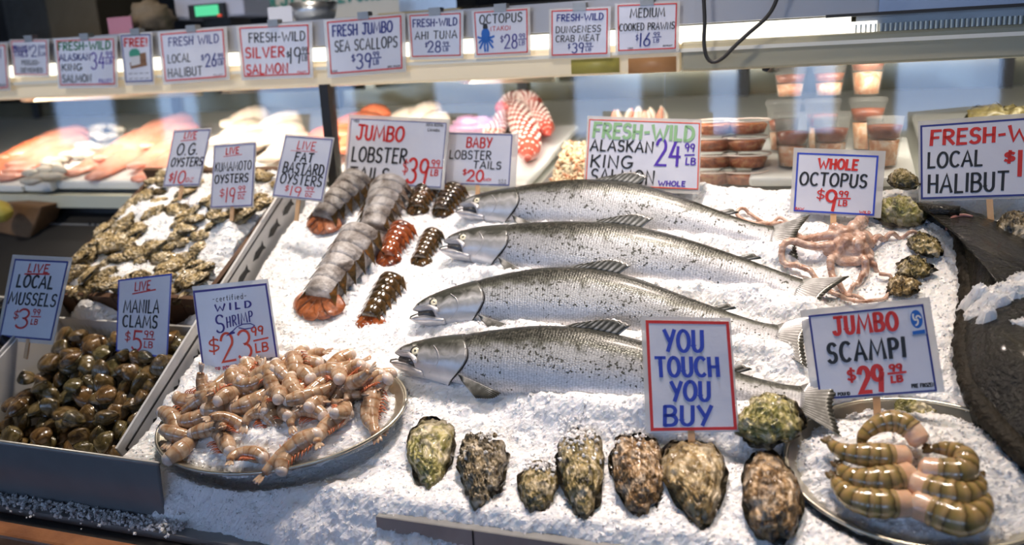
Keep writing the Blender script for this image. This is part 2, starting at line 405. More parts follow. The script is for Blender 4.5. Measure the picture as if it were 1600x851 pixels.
# steel pan with handle
def steel_pan(px, py, Y):
    q = onY(px, py, Y)
    t = thing('steel_pan', 'small steel pan with a flat lid above the scallops card', 'pan', (q.x, Y, ZT))
    b = MB(); R = []
    for r, z in ((0.0, 0), (0.05, 0), (0.062, 0.05), (0.066, 0.052), (0.055, 0.012), (0, 0.010)):
        R.append([Vector((q.x+r*math.cos(k*PI/12), Y+r*math.sin(k*PI/12), ZT+z)) for k in range(24)])
    b.rings(R); b.build('bowl', MT['steel'], t)
    b = MB(); b.box((q.x+0.06, Y, ZT+0.062), (0.10, 0.06, 0.008)); bevel(b.build('lid', MT['dull_steel'], t, False), .003)
steel_pan(492, 26, 2.15)
# folded menu board edge right of banner
a = onY(665, 14, 2.4)
t = thing('chopping_board', 'thin yellow edged board lying on the counter above the tuna card', 'board', (a.x, 2.4, ZT))
b = MB(); b.box((a.x, 2.45, ZT+0.012), (0.26, 0.2, 0.022)); b.build('board', simple('yellow_board', (0.55, 0.40, 0.14), 0.5), t, False)
b = MB(); b.box((a.x+0.02, 2.45, ZT+0.05), (0.18, 0.16, 0.05)); b.build('rack', MT['steel'], t, False)
# hanging black cable at the top right
pts = [onY(x, y, YC-0.05) for x, y in ((1098, -30), (1101, 30), (1100, 65), (1104, 88), (1114, 97), (1130, 90), (1150, 70), (1172, 50), (1195, 30), (1210, 8), (1222, -30))]
pp, _ = crom(pts, 60)
b = MB(); b.tube(pp, 0.0042, 8); o = b.build('power_cable', MT['charcoal']); tag(o, 'black power cable hanging in a loop in front of the case', 'cable')
# ================================================================== ice bed and what holds it
random.seed(4)
MT['ledge'] = noisy('worn_wood_edge', [(0.3, (0.20, 0.075, 0.03)), (0.7, (0.36, 0.15, 0.06))], 14, 5, 0.45, 0.2, bscale=60)
MT['guard'] = noisy('frosted_guard', [(0.3, (0.11, 0.115, 0.12)), (0.7, (0.16, 0.17, 0.18))], 3, 4, 0.28, 0.03, coat=.3)
counter = thing('ice_counter', 'stall counter with a steel lip and a wooden front edge under the ice', 'counter', (-0.6, 1.3, 0))
b = MB()
lowp = [I(-3.2, -0.06, -0.10), I(1.3, -0.06, -0.10), I(1.3, 0.90, -0.10), I(-3.2, 0.90, -0.10)]
b.hexa([Vector((q.x, q.y, 0.02)) for q in lowp] + lowp); b.build('base', MT['charcoal'], counter, False)
b = MB(); b.hexa([I(-3.2, -0.075, -0.10), I(1.3, -0.075, -0.10), I(1.3, -0.004, -0.04), I(-3.2, -0.004, -0.04),
                  I(-3.2, -0.08, -0.06), I(1.3, -0.08, -0.06), I(1.3, -0.004, 0.0), I(-3.2, -0.004, 0.0)])
# steel front lip: a folded strip along the front of the ice
def strip(b, x0, x1, z_top, z_bot, y, th):
    b.box(((x0+x1)/2, y+th/2, (z_top+z_bot)/2), (x1-x0, th, z_top-z_bot))
b = MB(); b.box((0.0975, OO.y-0.006, 0.775), (1.525, 0.006, 0.115)); b.box((0.0975, OO.y+0.01, 0.8315), (1.525, 0.034, 0.003))
b.build('steel_lip', MT['dull_steel'], counter, False)
a = P(738, 838); b = MB(); b.box((a.x, OO.y-0.0095, 0.775), (0.002, 0.003, 0.115)); b.build('lip_seam', MT['dark'], counter, False)
# ledge and wooden front edge, lower left
b = MB(); b.box((-1.6, 1.095, 0.755), (2.6, 0.040, 0.02)); b.build('ledge', MT['dull_steel'], counter, False)
b = MB(); b.box((-1.6, 1.057, 0.742), (2.6, 0.036, 0.02)); b.build('dark_channel', MT['dark'], counter, False)
b = MB(); b.box((-1.6, 1.018, 0.735), (2.6, 0.042, 0.056)); bevel(b.build('wood_edge', MT['ledge'], counter, False), 0.006)
b = MB(); b.box((-0.95, 1.03, 0.36), (4.3, 0.10, 0.69)); b.build('front_skirt', MT['dark'], counter, False)

# ---- fish spines (needed to bank the ice against the bellies)
SALMON = [
    [(611,564),(680,561),(742,562),(860,566),(960,578),(1060,594),(1150,610),(1235,622),(1312,632)],
    [(641,497),(700,482),(765,472),(860,468),(960,476),(1060,496),(1150,514),(1215,526),(1266,534)],
    [(688,389),(750,384),(818,388),(900,396),(1000,404),(1100,418),(1200,438),(1255,456),(1294,472)],
    [(713,331),(765,325),(820,323),(900,324),(1000,331),(1080,345),(1150,359),(1205,368),(1252,374)],
]
SH = 0.022
SP = []
for s_ in SALMON:
    pts, L_ = crom([P(x, y, SH) for x, y in s_], 120)
    SP.append(([((p-OO).dot(Vector((1, 0, 0))), (p-OO).dot(VV)) for p in pts], L_))
# arrays for the banks: belly line of each fish
BELLY = []
for fi, (pts, L_) in enumerate(SP):
    q = []
    for k in range(8, 116, 3):
        x, v = pts[k]; s = k/119
        hw = smooth_interp(s, [(0, .02), (.1, .05), (.2, .075), (.35, .098), (.5, .10), (.65, .078), (.8, .045), (.9, .03), (1, .03)])*L_
        am = (0.0 if s < .30 else min(1, (s-.30)/.12)) if fi == 0 else min(1, .45+s*1.6)
        q.append((x, v-hw*.86-.012, am))
    BELLY.append(np.array(q))
def npnoise(X, Y, sc, seed):
    rs = np.random.RandomState(seed); G = rs.rand(256, 256)
    x = X*sc+seed*3.7; y = Y*sc+seed*1.3
    xi = np.floor(x).astype(int); yi = np.floor(y).astype(int); fx = x-xi; fy = y-yi
    fx = fx*fx*(3-2*fx); fy = fy*fy*(3-2*fy)
    g = lambda a, c: G[a % 256, c % 256]
    return (g(xi, yi)*(1-fx)+g(xi+1, yi)*fx)*(1-fy)+(g(xi, yi+1)*(1-fx)+g(xi+1, yi+1)*fx)*fy-0.5
def bed_h(X, V):
    h = 0.020*npnoise(X, V, 5, 1)+0.012*npnoise(X, V, 13, 2)+0.008*npnoise(X, V, 34, 3)+0.006*npnoise(X, V, 80, 4)
    for q in BELLY:
        d2 = np.full(X.shape, 9.0)
        amp = np.zeros(X.shape)
        for x, v, am in q:
            dd = (X-x)**2+(V-v)**2; amp = np.where(dd < d2, am, amp); d2 = np.minimum(d2, dd)
        h = h+0.030*amp*np.exp(-d2/0.0013)
    # front roll-off over the lip
    front = np.clip((0.03-V)/0.10, 0, 1); h = h-0.05*front**1.5
    h = h+0.012*np.exp(-((V-0.035)/0.03)**2)
    # hollow under the two platters
    cr, sr = math.cos(math.radians(12)), math.sin(math.radians(12))
    dx, dv = X+.932, V-.163
    for (ex_, ev_, ra, rb, top) in ((dx*cr+dv*sr, -dx*sr+dv*cr, .243, .150, 0.004), (X-.155, V-.20, .190, .142, -0.002)):
        e = np.sqrt((ex_/ra)**2+(ev_/rb)**2)
        lim = top-0.045*np.clip(1.03-e, 0, 1)/.2+0.25*np.clip(e-1.03, 0, 1)
        lim = np.maximum(lim, -.035)
        h = np.where(e < 1.5, np.minimum(h, lim), h)
    # back edge piles up
    h = h+0.02*np.clip((V-0.80)/0.06, 0, 1)*(0.6+npnoise(X, V, 9, 7))
    return h
def ice_sheet(name, x0, x1, v0, v1, step, hf, label, cat, jit=0.0007, base=-0.07, chips=0, seed=1):
    nx = int((x1-x0)/step)+1; nv = int((v1-v0)/step)+1
    gx = np.linspace(x0, x1, nx); gv = np.linspace(v0, v1, nv)
    X, V = np.meshgrid(gx, gv); rs = np.random.RandomState(seed)
    Hh = hf(X, V)+rs.randn(*X.shape)*jit
    X2 = X+rs.randn(*X.shape)*step*0.22; V2 = V+rs.randn(*X.shape)*step*0.22
    Hh[0, :] = base; Hh[-1, :] = base; Hh[:, 0] = base; Hh[:, -1] = base
    pts = np.empty((nv*nx, 3))
    pts[:, 0] = OO.x+X2.ravel()
    pts[:, 1] = OO.y+V2.ravel()*VV.y+Hh.ravel()*NN.y
    pts[:, 2] = OO.z+V2.ravel()*VV.z+Hh.ravel()*NN.z
    idx = np.arange(nv*nx).reshape(nv, nx)
    Fq = np.stack([idx[:-1, :-1], idx[:-1, 1:], idx[1:, 1:], idx[1:, :-1]], -1).reshape(-1, 4)
    vl = [tuple(p) for p in pts]; fl = [tuple(f) for f in Fq.tolist()]
    rnd = random.Random(seed)
    for _ in range(chips):
        i = rnd.randrange(4, nv-4); j = rnd.randrange(4, nx-4)
        c = Vector(pts[i*nx+j]); r = rnd.uniform(0.0012, 0.0030)*(1.8 if rnd.random() < .05 else 1)
        rot = Matrix.Rotation(rnd.uniform(0, 6), 3, Vector((rnd.uniform(-1, 1), rnd.uniform(-1, 1), rnd.uniform(-1, 1))))
        bse = len(vl)
        for d in ((1,0,0),(-1,0,0),(0,1,0),(0,-1,0),(0,0,1),(0,0,-1)):
            vl.append(tuple(c+NN*r*0.3+rot @ (Vector(d)*r*rnd.uniform(.5, 1.2))))
        for f in ((0,2,4),(2,1,4),(1,3,4),(3,0,4),(2,0,5),(1,2,5),(3,1,5),(0,3,5)):
            fl.append(tuple(k+bse for k in f))
    me = bpy.data.meshes.new(name)
    org = I((x0+x1)/2, (v0+v1)/2, base)
    me.from_pydata([(a-org.x, b_-org.y, c_-org.z) for a, b_, c_ in vl], [], fl)
    me.materials.append(MT['ice']); me.update()
    o = bpy.data.objects.new(name, me); COL.objects.link(o); o.location = org
    tag(o, label, cat); o['kind'] = 'stuff'; return o
ice_sheet('crushed_ice', -1.215, 0.95, -0.075, 0.885, 0.0042, bed_h, 'crushed white ice covering the whole sloping bed under the salmon', 'ice', chips=16000)
def bh(x, v): return float(bed_h(np.array([[x]]), np.array([[v]]))[0, 0])
# ------------------------------------------------------------------ left side: oyster crate, clam tray, mussel tray, guard
XD = -1.225        # divider line between the ice bed and the left boxes
MT['waxed'] = noisy('waxed_white_board', [(0.3, (0.60, 0.59, 0.57)), (0.7, (0.74, 0.73, 0.71))], 5, 5, 0.4, 0.06)
MT['black_print'] = simple('black_print', (0.015, 0.014, 0.013), 0.5)
MT['crate_wood'] = noisy('brown_crate_wood', [(0.3, (0.075, 0.038, 0.022)), (0.7, (0.15, 0.08, 0.045))], 9, 5, 0.5, 0.15)
def slab(b, x0, x1, v0, v1, h0, h1):
    b.hexa([I(x0, v0, h0), I(x1, v0, h0), I(x1, v1, h0), I(x0, v1, h0), I(x0, v0, h1), I(x1, v0, h1), I(x1, v1, h1), I(x0, v1, h1)])
crate = thing('oyster_crate', 'brown wooden crate heaped with small oysters behind the clam tray', 'crate', I(-1.46, 0.43, -0.1))
CX0, CX1, CV0, CV1 = -1.74, -1.255, 0.415, 0.90
b = MB()
for k in range(8):
    x0 = CX0+k*(CX1-CX0)/8; dz = random.uniform(-.004, .004)
    slab(b, x0+.0015, x0+(CX1-CX0)/8-.0015, CV0+dz*.5, CV0+.012, -0.10, 0.052+dz)
b.build('front_boards', MT['crate_wood'], crate, False)
b = MB(); slab(b, CX0, CX0+.012, CV0+.012, CV1, -.1, .03); b.build('side_board', MT['crate_wood'], crate, False)
b = MB(); slab(b, CX1-.012, CX1, CV0+.012, CV1, -.1, .045); b.build('side_board', MT['crate_wood'], crate, False)
b = MB(); slab(b, CX0, CX1, CV1-.012, CV1, -.1, .06); b.build('back_board', MT['crate_wood'], crate, False)
def heap_h(X, V):
    h = 0.060+0.035*npnoise(X, V, 7, 11)+0.02*npnoise(X, V, 17, 12)+0.008*npnoise(X, V, 60, 13)
    h = h-0.10*np.clip((-1.66-X)/0.1, 0, 1)**1.2
    h = h-0.030*np.clip((0.47-V)/0.05, 0, 1)
    h = h-0.03*np.clip((X+1.31)/0.06, 0, 1)
    return h
ice_sheet('crate_ice', CX0+.013, CX1-.013, CV0+.013, CV1-.013, 0.0048, heap_h, 'crushed ice filling the brown oyster crate between the oysters', 'ice', chips=2500, seed=5)
def hh(x, v): return float(heap_h(np.array([[x]]), np.array([[v]]))[0, 0])

# white printed waxed sides: near one (clam tray) and far one (oyster crate)
def waxed_panel(name, label, v0, v1, h0, h1a, h1b, xo):
    t = thing(name, label, 'panel', I(xo, v0, h0))
    b = MB(); b.hexa([I(xo-.006, v0, h0), I(xo, v0, h0), I(xo, v1, h0), I(xo-.006, v1, h0), I(xo-.006, v0, h1a), I(xo, v0, h1a), I(xo, v1, h1b), I(xo-.006, v1, h1b)])
    b.build('board', MT['waxed'], t, False)
    e = 0.0008
    b = MB()
    def q(v, hr): 
        f = (v-v0)/(v1-v0); return I(xo+e, v, h0+(h1a+(h1b-h1a)*f-h0)*hr)
    def band(va, vb, ha, hb): b.add([q(va, ha), q(vb, ha), q(vb, hb), q(va, hb)], [(0, 1, 2, 3)])
    d = (v1-v0)
    band(v0+.02*d, v1-.03*d, .88, .91); band(v0+.02*d, v0+.05*d, .2, .8)
    b.build('printed_border', MT['black_print'], t, False)
    b = MB()
    for k in range(4):       # row of small printed fish
        vc = v0+(0.20+0.2*k)*d; w_ = .026*d/.35; zc = .66
        ring = [q(vc-w_, zc), q(vc-w_*.3, zc+.07), q(vc+w_*.6, zc+.05), q(vc+w_, zc+.09), q(vc+w_*.85, zc), q(vc+w_, zc-.09), q(vc+w_*.6, zc-.05), q(vc-w_*.3, zc-.07)]
        b.add(ring, [tuple(range(8))])
    b.build('printed_motif', MT['black_print'], t, False)
    return t
waxed_panel('waxed_side_panel', 'white waxed box side with black line print beside the oyster crate', 0.45, 0.845, -0.06, 0.055, 0.085, XD-.002)
tray = thing('clam_tray', 'white waxed open box holding the brown clams', 'tray', I(-1.44, 0.06, -0.09))
TX0, TX1, TV0, TV1 = -1.66, XD-.002, 0.045, 0.375
b = MB(); slab(b, TX0, TX1, TV0, TV1, -.09, -.084); b.build('bottom', MT['waxed'], tray, False)
b = MB(); slab(b, TX0, TX0+.005, TV0, TV1+.03, -.084, .050); b.build('side', MT['waxed'], tray, False)
t2 = MB(); t2.hexa([I(TX1-.005, TV0, -.084), I(TX1, TV0, -.084), I(TX1, TV1+.02, -.084), I(TX1-.005, TV1+.02, -.084), I(TX1-.005, TV0, .025), I(TX1, TV0, .025), I(TX1, TV1+.02, .055), I(TX1-.005, TV1+.02, .055)])
sd = t2.build('side', MT['waxed'], tray, False); sd['label'] = 'white side with black line print'
b = MB(); e = .0008
def tq(v, hr): return I(TX1+e, v, -.084+(.109+.030*(v-TV0)/(TV1+.02-TV0))*hr)
for (va, vb, ha, hb) in ((TV0+.012, TV1+.01, .80, .84), (TV0+.012, TV0+.018, .2, .8)):
    b.add([tq(va, ha), tq(vb, ha), tq(vb, hb), tq(va, hb)], [(0, 1, 2, 3)])
for vc in (.14, .22, .30, .35):
    b.add([tq(vc-.010, .58), tq(vc, .66), tq(vc+.012, .6), tq(vc+.02, .68), tq(vc+.018, .52), tq(vc, .52)], [tuple(range(6))])
b.build('print', MT['black_print'], tray, False)
b = MB(); slab(b, TX0, TX1, TV1, TV1+.005, -.084, .01); b.build('back', MT['waxed'], tray, False)
b = MB(); slab(b, TX0, TX1, TV0, TV0+.005, -.084, -.01); b.build('front', MT['waxed'], tray, False)
# mound of ice behind the clams
def mound(X, V):
    return -0.03+0.075*np.exp(-((X+1.565)/.075)**2-((V-.41)/.045)**2)+0.05*np.exp(-((X+1.27)/.06)**2-((V-.40)/.035)**2)+.012*npnoise(X, V, 30, 21)
ice_sheet('ice_mound', -1.72, -1.235, .372, .412, .0042, mound, 'small mound of crushed ice between the clams and the crate', 'ice', seed=9, chips=400)
# mussel tray, far left
mt = thing('mussel_tray', 'white waxed open box of black mussels at the left edge', 'tray', I(-1.9, .06, -.09))
b = MB(); slab(b, -2.25, TX0-.004, .03, .42, -.09, -.084); b.build('bottom', MT['waxed'], mt, False)
b = MB(); b.hexa([I(TX0-.009, .03, -.084), I(TX0-.004, .03, -.084), I(TX0-.004, .42, -.084), I(TX0-.009, .42, -.084), I(TX0-.009, .03, .052), I(TX0-.004, .03, .052), I(TX0-.004, .42, .056), I(TX0-.009, .42, .056)])
b.build('side', MT['waxed'], mt, False)
b = MB(); slab(b, -2.25, TX0-.009, .42, .425, -.084, .02); b.build('back', MT['waxed'], mt, False)
b = MB(); slab(b, -2.25, TX0-.009, .03, .035, -.084, -.01); b.build('front', MT['waxed'], mt, False)
# dark frosted guard across the front of the clams
gd = thing('splash_guard', 'dark grey translucent guard strip standing in front of the clams', 'guard', (-1.6, 1.12, 0.76))
ga, gb, gc, gdn = P(245, 726, .03), P(250, 786, 0), None, None
yG = ga.y
zt, zb = 0.5*(onY(245, 724, 1.10).z+onY(0, 690, 1.10).z), None
q1, q2, q3 = onY(246, 726, 1.105), onY(250, 772, 1.105), onY(0, 690, 1.105)
b = MB(); b.hexa([Vector((-2.4, 1.105, 0.765)), Vector((q2.x, 1.105, 0.765)), Vector((q2.x, 1.112, 0.765)), Vector((-2.4, 1.112, 0.765)),
                  Vector((-2.4, 1.105, q3.z)), Vector((q1.x, 1.105, q1.z)), Vector((q1.x, 1.112, q1.z)), Vector((-2.4, 1.112, q3.z))])
o = b.build('panel', MT['guard'], gd, False); bevel(o, .003)
b = MB(); b.tube([Vector((-2.4, 1.1085, q3.z)), Vector((q1.x, 1.1085, q1.z))], .0045, 8); b.build('rim', MT['dull_steel'], gd)
# loose ice along the ledge
rnd = random.Random(3); b = MB()
for k in range(1100):
    x = rnd.uniform(-1.7, -1.04); y = 1.103-abs(rnd.gauss(0, .016)); r = rnd.uniform(.002, .0055)
    c = Vector((x, y, .766+rnd.uniform(0, .012)*max(0, 1-(1.1-y)/.06))); rot = Matrix.Rotation(rnd.uniform(0, 6), 3, Vector((rnd.uniform(-1, 1), rnd.uniform(-1, 1), rnd.uniform(-1, 1))))
    b.add([c+rot @ (Vector(d)*r*rnd.uniform(.5, 1.2)) for d in ((1,0,0),(-1,0,0),(0,1,0),(0,-1,0),(0,0,1),(0,0,-1))],
          [(0,2,4),(2,1,4),(1,3,4),(3,0,4),(2,0,5),(1,2,5),(3,1,5),(0,3,5)])
o = b.build('spilled_ice', MT['ice'], None, False); tag(o, 'loose ice crumbs spilled along the ledge below the guard', 'ice'); o['kind'] = 'stuff'
# ================================================================== hand-lettered price signs
def arc(cx, cy, rx, ry, a0, a1, n=14):
    return [(cx+rx*math.cos(math.radians(a0+(a1-a0)*i/(n-1))), cy+ry*math.sin(math.radians(a0+(a1-a0)*i/(n-1)))) for i in range(n)]
G = {
 'A': (.72, [[(0,0),(.36,1),(.72,0)], [(.13,.34),(.6,.34)]]),
 'B': (.62, [[(.04,0),(.04,1)], [(.04,1)]+arc(.3,.76,.26,.24,90,-90)+[(.04,.52)], [(.04,.52)]+arc(.32,.26,.30,.26,90,-90)+[(.04,0)]]),
 'C': (.66, [arc(.38,.5,.36,.5,50,310)]),
 'D': (.66, [[(.05,0),(.05,1)], [(.05,1)]+arc(.22,.5,.42,.5,90,-90)+[(.05,0)]]),
 'E': (.55, [[(.55,1),(.05,1),(.05,0),(.55,0)], [(.05,.52),(.46,.52)]]),
 'F': (.55, [[(.58,1),(.05,1),(.05,0)], [(.05,.52),(.46,.52)]]),
 'G': (.70, [arc(.38,.5,.36,.5,50,330)+[(.70,.42),(.42,.42)]]),
 'H': (.64, [[(.05,0),(.05,1)], [(.59,0),(.59,1)], [(.05,.5),(.59,.5)]]),
 'I': (.12, [[(.06,0),(.06,1)]]),
 'J': (.62, [[(.10,1),(.70,1)], [(.44,1),(.44,.25)]+arc(.24,.22,.20,.22,0,-170)]),
 'K': (.62, [[(.05,0),(.05,1)], [(.58,1),(.07,.46)], [(.2,.58),(.62,0)]]),
 'L': (.52, [[(.05,1),(.05,0),(.52,0)]]),
 'M': (.98, [[(.0,0),(.14,1),(.49,.22),(.84,1),(.98,0)]]),
 'N': (.66, [[(.05,0),(.05,1),(.61,0),(.61,1)]]),
 'O': (.72, [arc(.36,.5,.35,.5,95,455,20)]),
 'P': (.58, [[(.05,0),(.05,1)], [(.05,1)]+arc(.28,.74,.28,.26,90,-90)+[(.05,.48)]]),
 'R': (.62, [[(.05,0),(.05,1)], [(.05,1)]+arc(.28,.75,.28,.25,90,-90)+[(.05,.5)], [(.22,.5),(.62,0)]]),
 'S': (.56, [arc(.30,.75,.25,.25,30,250,12)+arc(.27,.26,.27,.26,70,-150,12)]),
 'T': (.66, [[(0,1),(.66,1)], [(.33,1),(.33,0)]]),
 'U': (.64, [[(.05,1),(.05,.3)]+arc(.32,.3,.27,.3,180,360)+[(.59,1)]]),
 'V': (.68, [[(0,1),(.34,0),(.68,1)]]),
 'W': (1.12, [[(0,1),(.27,0),(.56,.68),(.85,0),(1.12,1)]]),
 'X': (.62, [[(0,0),(.62,1)], [(0,1),(.62,0)]]),
 'Y': (.64, [[(0,1),(.32,.48)], [(.64,1),(.22,0)]]),
 'Z': (.6, [[(.02,1),(.58,1),(.02,0),(.6,0)]]),
 '0': (.62, [arc(.31,.5,.30,.5,95,455,20)]),
 '1': (.16, [[(.08,0),(.08,1)]]),
 '2': (.60, [arc(.28,.72,.27,.28,170,-30)+[(.02,.02),(.64,.02)]]),
 '3': (.58, [arc(.26,.75,.27,.25,150,-80,12)+arc(.26,.25,.31,.27,85,-150,12)]),
 '4': (.62, [[(.36,1),(.02,.35),(.62,.35)], [(.46,.72),(.46,0)]]),
 '5': (.58, [[(.56,1),(.12,1),(.08,.56)]+arc(.26,.30,.30,.31,110,-150)]),
 '6': (.58, [[(.46,1),(.12,.48)]+arc(.29,.27,.27,.27,160,-200,18)]),
 '8': (.58, [arc(.29,.76,.22,.24,270,-90,18), arc(.29,.26,.28,.26,90,450,18)]),
 '9': (.58, [arc(.28,.72,.26,.28,20,380,18)+[(.50,.6),(.42,0)]]),
 '$': (.56, [arc(.30,.70,.24,.18,30,250,12)+arc(.27,.32,.26,.18,70,-150,12), [(.28,1.06),(.28,-.06)]]),
 '.': (.10, [[(.03,.0),(.07,.03)]]),
 '-': (.40, [[(.04,.45),(.36,.48)]]),
 '!': (.12, [[(.06,1),(.06,.3)], [(.06,.03),(.06,.0)]]),
 '(': (.2, [arc(.3,.5,.25,.6,130,230,8)]), ')': (.2, [arc(-.1,.5,.25,.6,50,-50,8)]),
 '/': (.5, [[(0,0),(.5,1)]]),
 ' ': (.34, []),
 'c': (.42, [arc(.24,.3,.2,.3,50,310)]), 'e': (.45, [[(.05,.3),(.42,.33)]+arc(.24,.3,.2,.3,10,310)]),
 'r': (.3, [[(.05,0),(.05,.6)], [(.05,.35),(.14,.55),(.3,.58)]]), 't': (.32, [[(.14,.9),(.14,.1),(.28,.02)], [(0,.6),(.3,.6)]]),
 'i': (.1, [[(.05,0),(.05,.6)], [(.05,.83),(.05,.86)]]), 'f': (.34, [[(.32,.95),(.18,.95),(.14,.8),(.14,0)], [(0,.6),(.3,.6)]]),
 'd': (.46, [arc(.22,.3,.19,.3,40,320), [(.42,1),(.42,0)]]),
}
INK = {k: simple('ink_'+k, c, 0.45) for k, c in dict(
    red=(0.62, 0.030, 0.022), black=(0.018, 0.018, 0.018), navy=(0.030, 0.040, 0.23), blue=(0.030, 0.065, 0.48), violet=(0.085, 0.028, 0.40),
    green=(0.030, 0.22, 0.08), palegreen=(0.28, 0.50, 0.25), indigo=(0.060, 0.045, 0.26), grey=(.12, .12, .14), aqua=(0.015, 0.13, 0.50), teal=(.06, .26, .22), orange=(.72, .07, .02)).items()}
MT['card'] = noisy('paper_card', [(0.35, (0.66, 0.67, 0.76)), (0.65, (0.72, 0.73, 0.80))], 9, 4, 0.35, 0.12, bscale=14, bdist=.02, coat=0.35)
MT['card_backboard'] = simple('card_back', (0.6, 0.6, 0.6), 0.6)
MT['sleeve'] = simple('clear_plastic_sleeve', (0.74, 0.72, 0.69), 0.18, alpha=0.62, coat=0.4)
srnd = random.Random(11); WDS = 0.95
def ribbon(pts, wd, nib=0.0):
    """outline polygons of one pen stroke; pts in metres"""
    if len(pts) < 2: return [], []
    n = len(pts); Lf = []; Rt = []
    for i in range(n):
        a = Vector(pts[max(i-1, 0)]); c = Vector(pts[min(i+1, n-1)]); p = Vector(pts[i])
        d0 = (p-a).normalized() if i > 0 else (c-p).normalized()
        d1 = (c-p).normalized() if i < n-1 else d0
        t = (d0+d1)
        t = t.normalized() if t.length > 1e-4 else d0
        nrm = Vector((-t.y, t.x)); m = min(1.7, 1/max(.35, nrm.dot(Vector((-d0.y, d0.x)))))
        k = wd*0.5*m*(1+nib*(abs(t.y)-.5))
        if i == 0: p = p-d0*wd*.25
        if i == n-1: p = p+d0*wd*.25
        Lf.append(p+nrm*k); Rt.append(p-nrm*k)
    V = []; Fc = []
    for l, r in zip(Lf, Rt): V += [l, r]
    for i in range(n-1): Fc.append((2*i, 2*i+1, 2*i+3, 2*i+2))
    return V, Fc
class Card:
    """a sign's own plane: u across, v down, 0..1 inside the drawn border"""
    def __init__(s, quad, base, nrm):
        s.n = Vector(nrm).normalized()
        s.q = [hit(x, y, base, s.n) for x, y in quad]
        s.W = ((s.q[1]-s.q[0]).length+(s.q[2]-s.q[3]).length)/2; s.H = ((s.q[3]-s.q[0]).length+(s.q[2]-s.q[1]).length)/2
    def at(s, u, v, e=0.0):
        a, b, c, d = s.q
        return (a*(1-u)+b*u)*(1-v)+(d*(1-u)+c*u)*v + s.n*e
    def m(s, x, y, e): return s.at(x/s.W, y/s.H, e)
    def quadslab(s, b, u0, v0, u1, v1, e0, e1, rc=0.0):
        b.hexa([s.at(u0, v1, e0), s.at(u1, v1, e0), s.at(u1, v0, e0), s.at(u0, v0, e0), s.at(u0, v1, e1), s.at(u1, v1, e1), s.at(u1, v0, e1), s.at(u0, v0, e1)])
    def strokes(s, b, txt, u0, u1, v0, v1, wd, slant=0.06, nib=.25, jit=.02, e=0.0016, tilt=0.0, gap=.22):
        wd = wd*WDS if wd < .03 else .03*WDS+(wd-.03)*.7
        adv = []; x = 0
        for ch in txt:
            w_, st = G[ch]; adv.append(x); x += w_+gap
        tot = x-gap
        w_m = (u1-u0)*s.W; h_m = (v1-v0)*s.H; sx = w_m/max(tot, .1)
        if len(txt) == 1 and G[txt][0] < .2: sx = h_m*.6
        for ch, ax in zip(txt, adv):
            dy = srnd.uniform(-1, 1)*jit; sl = slant+srnd.uniform(-1, 1)*jit
            for st in G[ch][1]:
                pts = [(u0*s.W+(ax+px+sl*(py-.5))*sx, v1*s.H-(py+dy)*h_m-tilt*(ax+px)*sx) for px, py in st]
                if len(pts) < 2: continue
                V, Fc = ribbon(pts, wd*s.H, nib)
                b.add([s.m(p.x, p.y, e) for p in V], [tuple(reversed(f)) for f in Fc])
    def line(s, b, u0, v0, u1, v1, wd, e=0.0016):
        V, Fc = ribbon([(u0*s.W, v0*s.H), (u1*s.W, v1*s.H)], wd*s.H)
        b.add([s.m(p.x, p.y, e) for p in V], [tuple(reversed(f)) for f in Fc])
    def poly(s, b, pts, e=0.0016):
        b.add([s.at(u, v, e) for u, v in pts], [tuple(range(len(pts)-1, -1, -1))])
def sign(label, quad, base, border, items, nrm=(-0.12, -1, 0.22), margin=(.06, .05, .06, .05), bw=.02, stick=None, group=None, bcol=None, stick_to=None, sleeve=True, extra=None):
    c = Card(quad, base, nrm)
    botm = c.at(.5, 1)
    t = thing('price_sign', label, 'price sign', stick_to if stick_to is not None else botm, group)
    l, tp, r, bt = margin
    if sleeve:
        b = MB(); c.quadslab(b, -l, -tp, 1+r, 1+bt, -0.0009, 0.0); b.build('plastic_sleeve', MT['sleeve'], t, False)
    b = MB(); c.quadslab(b, 0, 0, 1, 1, 0.0002, 0.0008); b.build('card', MT['card'], t, False)
    b = MB(); f = c.H/c.W; x = bw*f; y = bw
    for (ua, va, ub, vb) in ((0, 0, 1, y), (0, 1-y, 1, 1), (0, y, x, 1-y), (1-x, y, 1, 1-y)):
        c.quadslab(b, ua, va, ub, vb, 0.0008, 0.0012)
    b.build('border', INK[border], t, False)['label'] = {'red': 'red border', 'orange': 'orange border'}.get(border, 'blue border')
    for it in items:
        colr = it[1]; b = MB()
        if 1:
            if it[0] == '|': c.line(b, *it[2:])
            elif it[0] == '#': c.poly(b, it[2])
            else:
                kw = it[8] if len(it) > 8 else {}
                c.strokes(b, it[0], it[2], it[3], it[4], it[5], it[6], **kw)
        if b.v: b.build('lettering', INK[colr], t, False)['label'] = {'navy': 'navy', 'aqua': 'bright blue', 'palegreen': 'pale green'}.get(colr, colr)+' hand lettering'
    if stick is not None:
        us, top = stick
        a = c.at(us, top, -0.004); z = stick_to
        b = MB(); d = (a-z).normalized(); sd = d.cross(c.n).normalized()
        hw, ht = .0055, .0016
        b.hexa([z-sd*hw-c.n*ht, z+sd*hw-c.n*ht, z+sd*hw+c.n*ht, z-sd*hw+c.n*ht, a-sd*hw-c.n*ht, a+sd*hw-c.n*ht, a+sd*hw+c.n*ht, a-sd*hw+c.n*ht])
        b.build('stick', MT['wood_stick'], t, False)
    if extra: extra(c, t)
    return t, c
def T(txt, col, u0, u1, v0, v1, wd, **kw): return (txt, col, u0, u1, v0, v1, wd, None, kw)
def Ln(col, u0, v0, u1, v1, wd=.014): return ('|', col, u0, v0, u1, v1, wd)
